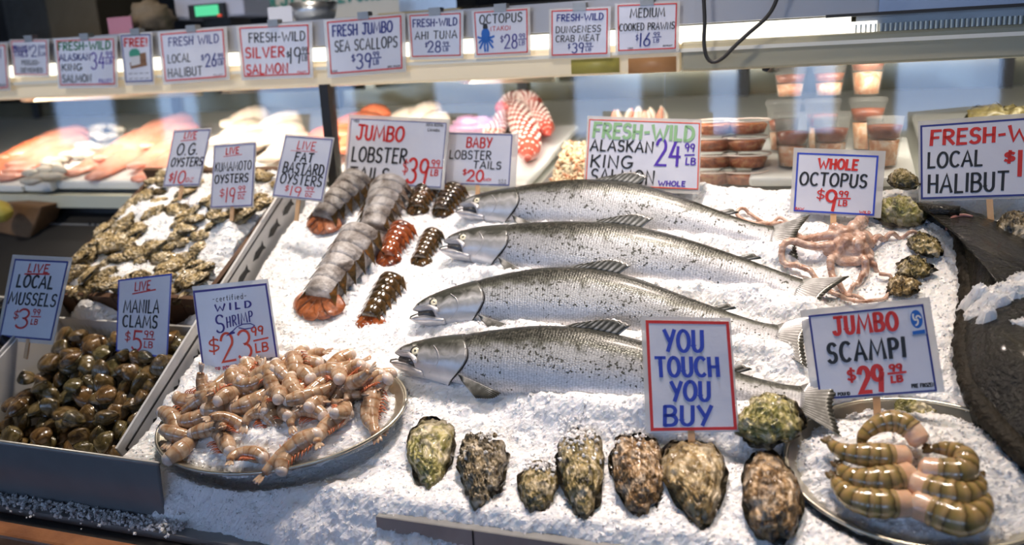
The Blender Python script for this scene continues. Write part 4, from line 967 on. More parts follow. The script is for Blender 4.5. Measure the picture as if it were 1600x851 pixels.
def make_salmon(idx, label):
    pts, L_ = SP[idx]
    S = [I(x, v, SH) for x, v in pts]
    def mp(x, y, z):
        s = max(0, min(.9999, x))*119; i = int(s); f = s-i
        p = S[i].lerp(S[i+1], f); i0, i1 = max(0, i-4), min(119, i+5)
        t = (S[i1]-S[i0]).normalized(); n = NN.cross(t)
        if x > 1: p = p+t*(x-1)*L_
        w_ = max(0, min(1, (x-.70)/.22)); ro = math.radians(33*(1-w_)+10*w_); ys = .85+.01*w_
        return p+(n*math.cos(ro)+NN*math.sin(ro))*(y*ys*L_)+(NN*math.cos(ro)-n*math.sin(ro))*(z*L_)
    t = thing('salmon', label, 'salmon', I(pts[60][0], pts[60][1], 0), 'whole salmon on the ice')
    NR = 30
    b = MB(); R = []; A = []
    for k in range(76):
        x = .150+(.935-.150)*k/75; T_, B_2, th = smooth_interp(x, TOP), smooth_interp(x, BOT), smooth_interp(x, THK)
        if x < .2: th *= .93; T_ -= .0015; B_2 += .004
        yc, hy = (T_+B_2)/2, (T_-B_2)/2
        R.append([mp(x, yc+hy*math.cos(2*PI*j/NR), th*math.copysign(abs(math.sin(2*PI*j/NR))**.85, math.sin(2*PI*j/NR))) for j in range(NR)])
        A.append([(x, math.cos(2*PI*j/NR), math.sin(2*PI*j/NR)) for j in range(NR)])
    b.rings(R, A=A); b.build('body', SKIN, t, attr=True)
    # head
    ML = [(.012,.021),(.03,.006),(.05,-.003),(.064,-.010),(.0705,-.049)]
    def xend(c): return .210-.060*max(0, -c)**1.7-.030*max(0, c)**1.8
    b = MB(); R = []; A = []
    def headpt(x, c, sn):
        T_ = smooth_interp(x, TOP); lo = interp(x, ML) if x < .0705 else smooth_interp(x, BOT); th = smooth_interp(x, THK)
        yc, hy = (T_+lo)/2, (T_-lo)/2
        w_ = max(0, (x-.09)/.1); x2 = x+(xend(c)-.19)*w_
        return x2, yc+hy*c, th*sn*(1.03 if x > .12 else 1)
    xsn = [.012,.015,.020,.027,.035,.044,.053,.062,.066,.0705,.077,.086,.096,.107,.118,.13,.142,.154,.166,.176,.184,.190]
    for x in xsn:
        R.append([mp(*headpt(x, math.cos(2*PI*j/NR), math.sin(2*PI*j/NR))) for j in range(NR)])
        A.append([(x, math.cos(2*PI*j/NR), math.sin(2*PI*j/NR)) for j in range(NR)])
    # rounded rim of the gill cover
    R.append([mp(headpt(.190, math.cos(2*PI*j/NR), 0)[0]-.004, headpt(.19, math.cos(2*PI*j/NR)*.97, 0)[1], headpt(.19, 0, math.sin(2*PI*j/NR)*.93)[2]) for j in range(NR)])
    A.append(A[-1])
    b.rings(R, A=A); hd = b.build('head', HEADSKIN, t, attr=True)
    def surf(x, y, up=.001):
        T_ = smooth_interp(x, TOP); lo = interp(x, ML) if x < .0705 else smooth_interp(x, BOT); th = smooth_interp(x, THK)
        yc, hy = (T_+lo)/2, (T_-lo)/2
        q = max(0, 1-((y-yc)/hy)**2); return mp(x, y, th*math.sqrt(q)+up)
    # gill slit
    cs = [.62, .4, .15, -.1, -.35, -.6, -.8, -.93]
    b = MB(); gp, _ = crom([mp(headpt(.19, c, 0)[0]+.0008, headpt(.19, c, 0)[1], headpt(.19, 0, math.sqrt(1-c*c))[2]*.985) for c in cs], 26)
    b.tube(gp, [(.0007+.0016*math.sin(PI*k/25))*L_ for k in range(26)], 6); b.build('gill_slit', MT['dark'], hd)
    # gill plate crease
    b = MB(); gp, _ = crom([surf(.120,.030), surf(.133,.012), surf(.137,-.008), surf(.128,-.028), surf(.108,-.042)], 20)
    b.tube(gp, .0009*L_, 6); b.build('cheek_crease', MT['silver_skin'], hd)
    # lower jaw
    b = MB(); R = []
    JT = [(0,-.001),(.02,.0005),(.046,-.006),(.063,-.018),(.09,-.03)]
    for k in range(16):
        x = .0005+.090*k/15; T_ = interp(x, JT); lo = smooth_interp(x, BOT)-.0005; th = .008+.030*min(1, x/.07)**.7
        yc, hy = (T_+lo)/2, max(.002, (T_-lo)/2)
        R.append([mp(x, yc+hy*math.cos(2*PI*j/18), th*.9*math.sin(2*PI*j/18)) for j in range(18)])
    b.rings(R); lj = b.build('lower_jaw', MT['silver_skin'], t)
    b = MB(); b.tube([mp(x, y, z) for x, y, z in ((.000,-.004,.006),(.004,.0005,.012),(.02,.001,.019),(.04,-.003,.026),(.058,-.013,.032))], [.0018*L_, .0024*L_, .0017*L_, .0014*L_, .001*L_], 6); b.build('jaw_rim', MT['jaw_edge'], lj)
    b = MB(); b.tube([mp(.024, .004, .008), mp(.045, -.002, .010), mp(.068, -.01, .012)], [.006*L_, .011*L_, .014*L_], 10); b.build('mouth_lining', MT['mouth'], t)
    # upper jaw edge and maxilla flap
    b = MB(); b.tube([surf(.0135,.0205,0), surf(.021,.0155,0), surf(.03,.0085,0), surf(.045,.003,0), surf(.058,-.001,0)], [.0014*L_]*5, 6); b.build('lip', MT['jaw_edge'], hd)
    b = MB(); mpx, _ = crom([mp(.040,.016,.0285), mp(.056,.012,.0345), mp(.068,.002,.041), mp(.0755,-.009,.0435), mp(.076,-.018,.043)], 18)
    b.tube(mpx, [(.0025+.0042*(k/17)**.8*(1 if k < 14 else (18-k)/4))*L_ for k in range(18)], 10, up=NN, flat=.45); mx_ = b.build('maxilla', MT['silver_skin'], hd)
    b = MB(); b.tube([p+NN*.0012*L_ for p in mpx], [(.0008+.0020*(k/17)*(1 if k < 15 else (18-k)/3.5))*L_ for k in range(18)], 8, up=NN, flat=.5); b.build('maxilla_crease', MT['jaw_edge'], hd)
    # eye
    ec = surf(.0735, .017, 0)
    ez = (mp(.0735,.017,.06)-mp(.0735,.017,.03)).normalized()+(mp(.0725,.06,0)-mp(.0725,.02,0)).normalized()*.25; ez.normalize()
    def disc(b, c, r, hgt, n=20):
        e1 = ez.orthogonal().normalized(); e2 = ez.cross(e1); R = []
        for q in range(6):
            a = q/5*PI/2; R.append([c+(e1*math.cos(2*PI*j/n)+e2*math.sin(2*PI*j/n))*r*math.cos(a)+ez*hgt*math.sin(a) for j in range(n)])
        b.rings(R)
    for nm, r_, h_, m_ in (('eye_socket', .0135, .0012, MT['jaw_edge']), ('eye', .0096, .0028, MT['iris']), ('pupil', .0046, .0036, MT['pupil'])):
        b = MB(); disc(b, ec, r_*L_, h_*L_); b.build(nm, m_, hd)
    b = MB(); b.tube([surf(.030,.028,0), surf(.033,.0285,.001)], .0016*L_, 8); b.build('nostril', MT['jaw_edge'], hd)
    # fins
    def fin(name, roots, tips, n=18, zr=0.0, amp=.0012):
        b = MB(); g = []; ga = []
        r_, _ = crom([mp(*q) for q in roots], n); t_, _ = crom([mp(*q) for q in tips], n)
        for i in range(n):
            row = []
            for k in range(6):
                f = k/5; p = r_[i].lerp(t_[i], f)
                row.append(p+NN*(amp*L_*(1 if i % 2 else -1)*f**.5)+(t_[i]-r_[i])*(.05*f if i % 2 else 0))
            g.append(row); ga.append([(i/2, k/5, 0) for k in range(6)])
        b.rings(g, closed=False, A=ga)
        o = b.build(name, FINM, t, attr=True); s = o.modifiers.new('thick', 'SOLIDIFY'); s.thickness = .0014; s.offset = 0; return o
    fin('dorsal_fin', [(.405,.094,.012),(.46,.095,.012),(.535,.088,.010)], [(.435,.106,.014),(.515,.128,.014),(.560,.118,.012)], 20)
    fin('adipose_fin', [(.775,.047,.008),(.80,.043,.006)], [(.80,.064,.008),(.825,.058,.006)], 5)
    fin('pectoral_fin', [(.188,-.048,.052),(.193,-.056,.050),(.196,-.064,.047)], [(.290,-.092,.046),(.270,-.106,.044),(.232,-.108,.044)], 24)
    fin('pelvic_fin', [(.50,-.096,.028),(.515,-.104,.022)], [(.575,-.118,.020),(.56,-.128,.014)], 9)
    fin('anal_fin', [(.71,-.062,.016),(.745,-.056,.014)], [(.765,-.092,.006),(.80,-.07,.006)], 10)
    fin('tail_fin', [(.925,.034,.006),(.918,0,.010),(.925,-.034,.006)], [(1.005,.088,.012),(.985,.0,.010),(1.005,-.085,.010)], 34, amp=.0016)
    return t
make_salmon(0, 'nearest whole salmon, mouth open, partly behind the you touch you buy sign')
make_salmon(1, 'second whole salmon from the front with a large raised dorsal fin')
make_salmon(2, 'third whole salmon from the front, tail ending below the octopus')
make_salmon(3, 'rearmost whole salmon lying against the orange bordered salmon sign')

# ---- lobster tails
MT['frost_shell'] = noisy('frosted_grey_shell', [(0.30, (0.045, 0.032, 0.024)), (0.40, (0.13, 0.105, 0.09)), (0.54, (0.34, 0.315, 0.30)), (0.72, (0.60, 0.58, 0.575))], 17, 7, .45, .5, bscale=90, distort=1.0)
MT['brown_shell'] = noisy('glossy_brown_shell', [(0.35, (0.022, 0.016, 0.008)), (0.55, (0.075, 0.042, 0.014)), (0.72, (0.22, 0.085, 0.02))], 34, 5, .16, .15, coat=.8)
MT['red_shell'] = noisy('glossy_red_shell', [(0.32, (0.055, 0.018, 0.008)), (0.5, (0.26, 0.055, 0.015)), (0.7, (0.40, 0.12, 0.03))], 34, 5, .16, .15, coat=.8)
MT['fan_orange'] = noisy('orange_fan_shell', [(0.3, (0.10, 0.03, 0.012)), (0.55, (0.42, 0.13, 0.045)), (0.75, (0.55, 0.30, 0.2))], 40, 4, .3, .3, coat=.5)
MT['tail_meat'] = simple('pale_tail_meat', (0.72, 0.60, 0.50), .35, sss=.3)
def lobster_tail(label, p0, p1, wpx, shell, fanm, h0=.0, bend=0.0, group=None, fan=1.0):
    a = P(*p0, .02); c = P(*p1, .005)
    mid = (a+c)/2; wd = wpx*((mid-CAM).length)/F
    t_ = (c-a).normalized(); sd = NN.cross(t_).normalized(); Ln_ = (c-a).length
    base = mid-NN*((mid-OO).dot(NN)); 
    x_, v_ = base.x, (base-OO).dot(VV)
    t = thing('lobster_tail', label, 'lobster tail', base, group)
    hb = max(bh(x_, v_), -.01)
    rt = wd/2
    def fr(s, ang, k=1.0, ks=1.0):
        cpt = a.lerp(c, s); cpt = cpt-NN*((cpt-OO).dot(NN)-hb-rt*.30+.004)+sd*bend*math.sin(PI*s)
        r = rt*(1-.42*max(0, s)**1.3)*k
        return cpt+sd*(math.cos(ang)*r)+NN*(max(math.sin(ang), -.35)*r*.92*ks)
    nseg = 6; b = MB(); NA = 22; spn = {-1: MB(), 1: MB()}
    for g in range(nseg):
        s0, s1 = g/nseg*.86, (g+1.22)/nseg*.86
        R = []
        for f, k in (((0, .35), (.03, .62), (.10, .86), (.25, 1.0), (.55, 1.05), (.8, 1.04), (.93, 1.0), (1.0, .91)) if g == 0 else ((0, .90), (.06, .98), (.25, 1.03), (.75, 1.05), (.92, 1.01), (1.0, .91))):
            R.append([fr(s0+(s1-s0)*f, 2*PI*j/NA, k*(1-.004*g)) for j in range(NA)])
        b.rings(R)
        for side in (-1, 1):      # pointed side plates
            s_ = s0+(s1-s0)*.55
            ang = 0.10 if side > 0 else PI-.10
            q0, q1, q2 = fr(s0+.015, ang+.45*side, 1.0), fr(s1-.02, ang+.45*side, 1.0), fr(s1+.05, ang-.15*side, 1.50)
            up_ = NN*rt*.12
            spn[side].add([q0, q1, q2, q0-up_, q1-up_, q2-up_*.3], [(0, 1, 2), (5, 4, 3), (0, 3, 4, 1), (1, 4, 5, 2), (2, 5, 3, 0)])
    b.build('shell', shell, t, auto=50); [spn[q].build('side_spines', MT['brown_shell'] if shell is MT['frost_shell'] else shell, t, auto=40) for q in (-1, 1)]
    b = MB(); R = [[fr(-.004+.02*q, 2*PI*j/NA, .34-.1*(q == 0)) for j in range(NA)] for q in range(2)]
    b.rings(R); b.build('meat', MT['tail_meat'], t)
    for k in range(5):           # the fan: five flat lobes
        an = (k-2)*.46; d = (t_*math.cos(an)+sd*math.sin(an)).normalized(); e = NN.cross(d)
        o0 = fr(.84, PI/2, .25)+sd*math.sin(an)*rt*.35-NN*rt*.05; ll = Ln_*.26*fan*(1-.06*abs(k-2)); ww = rt*.36
        b = MB(); R = []
        for q in range(9):
            f = q/8; w_ = ww*(.55+.6*math.sin(PI*min(1, f*.62+.08)))*(1 if q < 8 else .55); zz = -NN*(rt*.30*f*f)+NN*.001
            R.append([o0+d*ll*f+zz+e*w_*math.cos(2*PI*j/10)+NN*.0022*math.sin(2*PI*j/10) for j in range(10)])
        b.rings(R); b.build('fan_lobe', fanm, t)
    return t
GJ, GB = 'jumbo lobster tails', 'small lobster tails'
lobster_tail('frosted grey jumbo lobster tail with an orange fan beside the waxed panel', (566,284), (500,358), 66, MT['frost_shell'], MT['fan_orange'], group=GJ)
lobster_tail('frosted grey jumbo lobster tail in front of the jumbo lobster sign, right of the first', (612,290), (582,378), 66, MT['frost_shell'], MT['frost_shell'], group=GJ, fan=.5)
lobster_tail('frosted jumbo lobster tail lying nearest the viewer with ice along its back', (572,368), (492,488), 76, MT['frost_shell'], MT['fan_orange'], group=GJ)
lobster_tail('dark brown small lobster tail standing under the jumbo lobster sign', (668,286), (650,332), 40, MT['brown_shell'], MT['brown_shell'], group=GB)
lobster_tail('dark brown small lobster tail next to the rear salmon snout', (712,290), (688,334), 42, MT['brown_shell'], MT['brown_shell'], group=GB)
lobster_tail('reddish orange small lobster tail in the middle of the row', (630,350), (602,408), 44, MT['red_shell'], MT['red_shell'], group=GB)
lobster_tail('dark brown small lobster tail left of the third salmon snout', (675,352), (652,404), 36, MT['brown_shell'], MT['brown_shell'], group=GB)
lobster_tail('dark brown small lobster tail lowest in the row with amber fan', (613,426), (572,503), 46, MT['brown_shell'], MT['red_shell'], group=GB)

# ---- octopus
def zo(x, y): return (1130+x/4.571, 320+y/4.571)
oc = thing('octopus', 'pale pink whole octopus with curling arms under its sign', 'octopus', P(1330, 390))
ARMS = [
 ([(880,285),(700,275),(560,250),(480,185),(400,155),(300,120),(220,98),(150,95),(95,62),(140,26),(215,55),(340,103),(400,76),(470,105),(548,140)], 44, 9),
 ([(860,320),(700,335),(560,335),(470,335),(420,365),(430,415),(520,440),(610,470),(690,535),(770,590),(880,650),(980,695),(1090,680),(1165,650),(1190,570),(1205,505),(1110,495)], 42, 10),
 ([(900,320),(820,380),(765,440),(790,520),(860,590),(945,640),(1010,660)], 50, 14),
 ([(940,330),(1000,410),(1015,480),(955,550),(905,600)], 50, 16),
 ([(960,295),(1040,300),(1110,255),(1200,215),(1320,192),(1385,180)], 44, 12),
 ([(900,290),(940,220),(985,140),(1010,80),(1015,30)], 60, 42),
 ([(870,290),(830,215),(800,180),(770,195),(745,240)], 56, 26),
 ([(970,320),(1050,385),(1090,430),(1110,445)], 46, 16),
]
b = MB(); oc_arms = []
rr = random.Random(8)
for pts, r0_, r1_ in ARMS:
    n = 46; pp, _ = crom([P(*zo(x, y), .016) for x, y in pts], n)
    sc = 1.75/F/4.571
    rad = []
    for k in range(n):
        f = k/(n-1); r = (r0_+(r1_-r0_)*f**.65)*.5*1.75*sc*(1+.05*math.sin(k*2.3)); rad.append(max(r, .0040))
        x_, v_ = pp[k].x, (pp[k]-OO).dot(VV)
        pp[k] = pp[k]+NN*(bh(x_, v_)-.013+.8*r+.006*math.sin(k*.5+r0_)+(.012*(1-f)**2))
    oc_arms.append((pp, rad)); b.tube(pp, rad, 10)
c0 = P(*zo(905, 305), .026); e2 = VV
R = []
for q in range(9):
    a = -PI/2+q/8*PI; R.append([c0+Vector((1, 0, 0))*math.cos(a)*.030*math.cos(2*PI*j/16)+VV*math.cos(a)*.026*math.sin(2*PI*j/16)+NN*.016*math.sin(a) for j in range(16)])
b.rings(R)
for (x, y, rx, ry) in ((820, 330, .03, .02), (980, 350, .026, .02), (900, 380, .034, .022), (1000,250,.02,.03), (840,250,.024,.022)):      # web between the arms
    c1 = P(*zo(x, y), .016); R = []
    for q in range(7):
        a = -PI/2+q/6*PI; R.append([c1+Vector((1, 0, 0))*math.cos(a)*rx*math.cos(2*PI*j/14)+VV*math.cos(a)*ry*math.sin(2*PI*j/14)+NN*.012*math.sin(a) for j in range(14)])
    b.rings(R)
MT['octo'] = noisy('octopus_skin', [(0.28, (0.24, 0.105, 0.06)), (0.45, (0.50, 0.30, 0.21)), (0.6, (0.62, 0.45, 0.36)), (0.75, (0.70, 0.56, 0.50))], 55, 7, .2, .8, bscale=120, coat=.6, sss=.15, bdist=.004)
o = b.build('body', MT['octo'], oc)
rm = o.modifiers.new('merge', 'REMESH'); rm.mode = 'VOXEL'; rm.voxel_size = .0022; rm.use_smooth_shade = True
sm = o.modifiers.new('smooth', 'SMOOTH'); sm.iterations = 4; sm.factor = .5
MT['sucker'] = simple('octopus_suckers', (0.55, 0.33, 0.24), .25, coat=.5)
b = MB()
for pp, rad in oc_arms[:5]:
    for k in range(5, 44, 1):
        t_ = (pp[min(45, k+1)]-pp[k-1]).normalized(); sd = NN.cross(t_).normalized()
        for s_ in (-1,) if k % 2 else (1,):
            cc = pp[k]-sd*rad[k]*.75+NN*rad[k]*.55*s_; rs = rad[k]*.26
            R = []
            for q in range(5):
                a = -PI/2+q/4*PI; R.append([cc+t_*math.cos(a)*rs*math.cos(2*PI*j/7)+NN*math.cos(a)*rs*math.sin(2*PI*j/7)-sd*rs*.8*math.sin(a) for j in range(7)])
            b.rings(R)
b.build('suckers', MT['sucker'], oc)['kind'] = 'stuff'

# ---- halibut at the right edge
HB = [(1432,323),(1450,334),(1470,346),(1487,362),(1497,400),(1503,450),(1499,500),(1494,545),(1503,600),(1525,645),(1560,690),(1605,735),(1670,790),(1760,800),(1840,740),(1850,640),(1800,540),(1730,460),(1655,402),(1590,366),(1545,343),(1500,328),(1460,321)]
hb = thing('halibut', 'large dark olive halibut lying along the right edge of the ice', 'halibut', P(1600, 540))
ctr = P(1600, 545, .02); ctr0 = Vector((ctr.x, (ctr-OO).dot(VV), 0))
outl, _ = crom([P(x, y, .01) for x, y in HB]+[P(*HB[0], .01)], 140)
outl = outl[:-1]
b = MB(); R = []; A = []
for k in range(26):
    f = k/25; row = []; ar = []
    for i, p in enumerate(outl):
        q = ctr.lerp(p, 1-(1-f)**1.0)
        x_, v_ = q.x, (q-OO).dot(VV)
        z = .014+.060*(1-f**2.6)+.0035*vnoise((x_, v_, 0), 14, 3)+.002*math.sin(i*2.3)*(f > .9)
        row.append(I(x_, v_, z)); ar.append((x_, v_, f))
    R.append(row); A.append(ar)
R.append([I(q.x, (q-OO).dot(VV), -.02) for q in outl]); A.append(A[-1])
R[0] = [R[0][0]]*0+R[0]
b.rings(R, cap0=False, cap1=True, A=A)
MT['halibut'] = noisy('halibut_skin', [(0.30, (0.006, 0.0055, 0.003)), (0.5, (0.011, 0.010, 0.006)), (0.66, (0.028, 0.025, 0.013)), (0.80, (0.13, 0.115, 0.07))], 13, 8, .22, 1.0, bscale=150, spec=.45, coat=.22, distort=.8, bdist=.006)
b.build('body', MT['halibut'], hb, attr=False)
# fringing fin along the left edge
b = MB(); g = []
edge, _ = crom([P(x, y, .012) for x, y in HB[3:13]], 120)
for i, p in enumerate(edge):
    t_ = (edge[min(119, i+1)]-edge[max(0, i-1)]).normalized(); o_ = NN.cross(t_)
    if o_.x > 0: o_ = -o_
    wv = .004+.003*math.sin(PI*i/119)
    wv += .0015*math.sin(i*.8)+.001*math.sin(i*2.1); g.append([p-o_*.02+NN*.022, p+NN*(.013+.0015*(i % 2)), p+o_*wv+NN*(.003+.003*(i % 2)+.003*math.sin(i*.55))])
b.rings(g, closed=False)
o = b.build('fringe_fin', noisy('halibut_fin', [(0.3, (0.008, 0.007, 0.004)), (0.7, (0.035, 0.027, 0.017))], 60, 4, .55, .5, spec=.25), hb); s_ = o.modifiers.new('thick', 'SOLIDIFY'); s_.thickness = .002
b = MB(); pp, _ = crom([P(x, y, .034) for x, y in ((1479,358),(1482,347),(1492,339),(1506,336),(1520,338))], 24)
b.tube(pp, [.0022+.002*math.sin(PI*k/23) for k in range(24)], 8); b.build('gill_rim', simple('pink_gill', (0.36, 0.16, 0.14), .35, coat=.4), hb)['label'] = 'pinkish rim of the gill opening'
b = MB(); b.tube([P(1432, 322, .03), P(1460, 328, .035), P(1500, 330, .04)], [.008, .012, .010], 10); b.build('tail_stem', MT['halibut'], hb)
def hal_ice(X, V):
    h = np.full(X.shape, -.04)
    for (px, py, r, z) in ((1585,455,.034,.084), (1560,466,.026,.082), (1605,440,.034,.084), (1532,450,.016,.074), (1600,505,.022,.082), (1545,490,.012,.080)):
        q = P(px, py, .07); x, v = q.x, (q-OO).dot(VV)
        d = np.sqrt(((X-x)/1.3)**2+(V-v)**2); h = np.maximum(h, z-.03*(d/r)**2+.018*npnoise(X, V, 60, 31))
    return h
qa, qb = P(1585, 460, .07), None
xa, va = qa.x, (qa-OO).dot(VV)
ice_sheet('ice_heap', xa-.10, xa+.10, va-.09, va+.09, .0042, hal_ice, 'crushed ice lying on top of the dark halibut', 'ice', base=-.04, chips=500, seed=12)
# ================================================================== oysters, clams, mussels, shrimp, scampi
# ---- platters
MT['platter'] = noisy('worn_steel_platter', [(0.3, (0.48, 0.45, 0.36)), (0.7, (0.66, 0.62, 0.52))], 12, 5, .28, .08, metal=.85)
def platter(label, cx, cv, a, bq, rot, h0, tilt):
    cr, sr = math.cos(rot), math.sin(rot)
    ex = Vector((cr, 0, 0))+VV*sr; ey = (Vector((-sr, 0, 0))+VV*cr-NN*tilt).normalized()
    c = I(cx, cv, h0); n_ = ex.cross(ey).normalized()
    t = thing('platter', label, 'platter', c)
    prof = [(0, -.020), (.80, -.020), (.90, -.012), (.97, -.001), (1.0, .0015), (1.012, -.0015), (.985, -.004), (.92, -.016), (.80, -.024), (0, -.024)]
    b = MB(); N_ = 90
    b.rings([[c+ex*(r*(a-(.0))*math.cos(2*PI*j/N_))+ey*(r*bq*math.sin(2*PI*j/N_))+n_*z for j in range(N_)] for r, z in prof])
    b.build('dish', MT['platter'], t)
    b = MB(); b.tube([c+ex*(a*1.004*math.cos(2*PI*j/N_))+ey*(bq*1.004*math.sin(2*PI*j/N_))+n_*.0012 for j in range(N_+1)], .0032, 8)
    b.build('rolled_rim', MT['platter'], t)
    return t, c, ex, ey, n_
_, PC, PX, PY, PN = platter('oval steel platter heaped with wild shrimp', -.932, .163, .243, .150, math.radians(12), .022, .16)
_, QC, QX, QY, QN = platter('oval steel platter under the jumbo scampi at the lower right', .155, .20, .190, .142, 0, .004, .10)
def plat_ice(C_, EX, EY, NZ, a, bq, hf, name, label, n=70, seed=3, chips=900):
    rs = np.random.RandomState(seed); rnd = random.Random(seed)
    b = MB(); top = []; ids = {}
    for i in range(n+1):
        for j in range(n+1):
            x, y = -1+2*i/n, -1+2*j/n
            r = math.sqrt(x*x+y*y)
            # square to disc
            u, v = x*math.sqrt(max(0, 1-y*y/2)), y*math.sqrt(max(0, 1-x*x/2))
            rr_ = u*u+v*v
            z = hf(u, v)*(1-rr_**3)-.016*rr_**2+rs.randn()*.0011+.006*mnoise.noise(Vector((u*9, v*9, seed)))
            top.append(C_+EX*(u*a*.95)+EY*(v*bq*.95)+NZ*z)
    f = [(i*(n+1)+j, (i+1)*(n+1)+j, (i+1)*(n+1)+j+1, i*(n+1)+j+1) for i in range(n) for j in range(n)]
    b.add(top, f)
    for k in range(chips):
        c = top[rnd.randrange(len(top))]; r = rnd.uniform(.0015, .0042)
        rot = Matrix.Rotation(rnd.uniform(0, 6), 3, Vector((rnd.uniform(-1, 1), rnd.uniform(-1, 1), rnd.uniform(-1, 1))))
        b.add([c+NZ*r*.4+rot @ (Vector(d)*r*rnd.uniform(.5, 1.2)) for d in ((1,0,0),(-1,0,0),(0,1,0),(0,-1,0),(0,0,1),(0,0,-1))],
              [(0,2,4),(2,1,4),(1,3,4),(3,0,4),(2,0,5),(1,2,5),(3,1,5),(0,3,5)])
    o = b.build(name, MT['ice'], None, False); tag(o, label, 'ice'); o['kind'] = 'stuff'; return o
def heapP(u, v): return .004+.030*max(0, 1-((u-.05)/.85)**2-((v-.25)/.9)**2)+.012*math.exp(-((u-.05)/.35)**2-((v+.62)/.25)**2)
plat_ice(PC, PX, PY, PN, .243, .150, heapP, 'platter_ice', 'crushed ice among the wild shrimp on the oval platter', seed=4)
def heapQ(u, v): return -.002+.020*max(0, 1-u*u-(v-.4)**2)+.014*math.exp(-((u+.75)/.3)**2-((v-.1)/.5)**2)
plat_ice(QC, QX, QY, QN, .190, .142, heapQ, 'platter_ice', 'crushed ice under the jumbo scampi on the lower right platter', seed=6)

# ---- large oysters
def shell_mat(name, c1, c2, c3, c4, scale=30, bump=.7):
    m, nt, b = newmat(name); L = nt.links.new
    co = coords(nt, True)
    n = nd(nt, 'ShaderNodeTexNoise', Scale=scale, Detail=8, Distortion=1.6, Roughness=.66); L(co, n.inputs['Vector'])
    r = ramp(nt, [(0.37, c1), (0.46, c2), (0.55, c3), (0.66, c4)]); L(n.outputs['Fac'], r.inputs[0]); 
    at = nd(nt, 'ShaderNodeAttribute', attribute_name='pat'); sp = nt.nodes.new('ShaderNodeSeparateXYZ'); L(at.outputs['Vector'], sp.inputs[0])
    wv = nd(nt, 'ShaderNodeTexNoise', Scale=16, Detail=4); L(co, wv.inputs['Vector'])
    ad = nd(nt, 'ShaderNodeMath', operation='MULTIPLY_ADD'); L(sp.outputs[0], ad.inputs[0]); ad.inputs[1].default_value = 26; 
    mm = nd(nt, 'ShaderNodeMath', operation='MULTIPLY'); L(wv.outputs['Fac'], mm.inputs[0]); mm.inputs[1].default_value = 22; L(mm.outputs[0], ad.inputs[2])
    sn = nd(nt, 'ShaderNodeMath', operation='SINE'); L(ad.outputs[0], sn.inputs[0])
    rr_ = ramp(nt, [(0.0, (.35, .33, .28)), (0.45, (1, 1, 1))]); 
    s2 = nd(nt, 'ShaderNodeMath', operation='MULTIPLY_ADD'); L(sn.outputs[0], s2.inputs[0]); s2.inputs[1].default_value = .5; s2.inputs[2].default_value = .5; L(s2.outputs[0], rr_.inputs[0])
    mx = nd(nt, 'ShaderNodeMix', data_type='RGBA', blend_type='MULTIPLY'); mx.inputs[0].default_value = .6
    nb = nd(nt, 'ShaderNodeTexNoise', Scale=scale*.75, Detail=3, Distortion=.8); ad2 = nd(nt, 'ShaderNodeVectorMath', operation='ADD'); ad2.inputs[1].default_value = (3.1, 7.7, 1.9); L(co, ad2.inputs[0]); L(ad2.outputs[0], nb.inputs['Vector'])
    rb = ramp(nt, [(0.54, (0, 0, 0)), (0.66, (.85, .85, .85))]); L(nb.outputs['Fac'], rb.inputs[0])
    mp2 = nd(nt, 'ShaderNodeMix', data_type='RGBA'); L(rb.outputs[0], mp2.inputs[0]); L(r.outputs[0], mp2.inputs[6]); mp2.inputs[7].default_value = (*c4, 1)
    re_ = ramp(nt, [(0.74, (1, 1, 1)), (0.95, (.30, .28, .22))]); L(sp.outputs[0], re_.inputs[0])
    me_ = nd(nt, 'ShaderNodeMix', data_type='RGBA', blend_type='MULTIPLY'); me_.inputs[0].default_value = .9; L(mp2.outputs[2], me_.inputs[6]); L(re_.outputs[0], me_.inputs[7])
    L(me_.outputs[2], mx.inputs[6]); L(rr_.outputs[0], mx.inputs[7]); L(mx.outputs[2], b.inputs['Base Color'])
    hs = nd(nt, 'ShaderNodeMath', operation='MULTIPLY_ADD'); L(n.outputs['Fac'], hs.inputs[0]); hs.inputs[1].default_value = 1.6; L(s2.outputs[0], hs.inputs[2])
    bp = nd(nt, 'ShaderNodeBump', Strength=bump, Distance=.0035); L(hs.outputs[0], bp.inputs['Height']); L(bp.outputs[0], b.inputs['Normal'])
    b.inputs['Roughness'].default_value = .34; b.inputs['Coat Weight'].default_value = .45; b.inputs['Coat Roughness'].default_value = .15
    return m
DK, OLV, TAN, CRM = (.022, .017, .010), (.13, .115, .035), (.40, .29, .14), (.66, .56, .42)
SM = {'green': shell_mat('green_oyster_shell', (.05, .045, .015), (.26, .25, .06), (.54, .47, .19), (.78, .70, .52)),
      'dark': shell_mat('dark_oyster_shell', (.016, .013, .011), (.10, .075, .035), (.36, .28, .15), (.74, .66, .52), 44),
      'olive': shell_mat('olive_oyster_shell', DK, (.16, .13, .035), (.44, .34, .14), (.74, .64, .46), 34),
      'brown': shell_mat('brown_oyster_shell', DK, (.20, .11, .04), (.50, .32, .15), (.74, .60, .44), 34),
      'tan': shell_mat('tan_oyster_shell', (.055, .035, .014), (.30, .20, .07), (.56, .42, .20), (.76, .64, .44), 30),
      'small': shell_mat('small_oyster_shell', (.055, .04, .016), (.40, .28, .10), (.70, .53, .27), (.86, .76, .58), 60)}
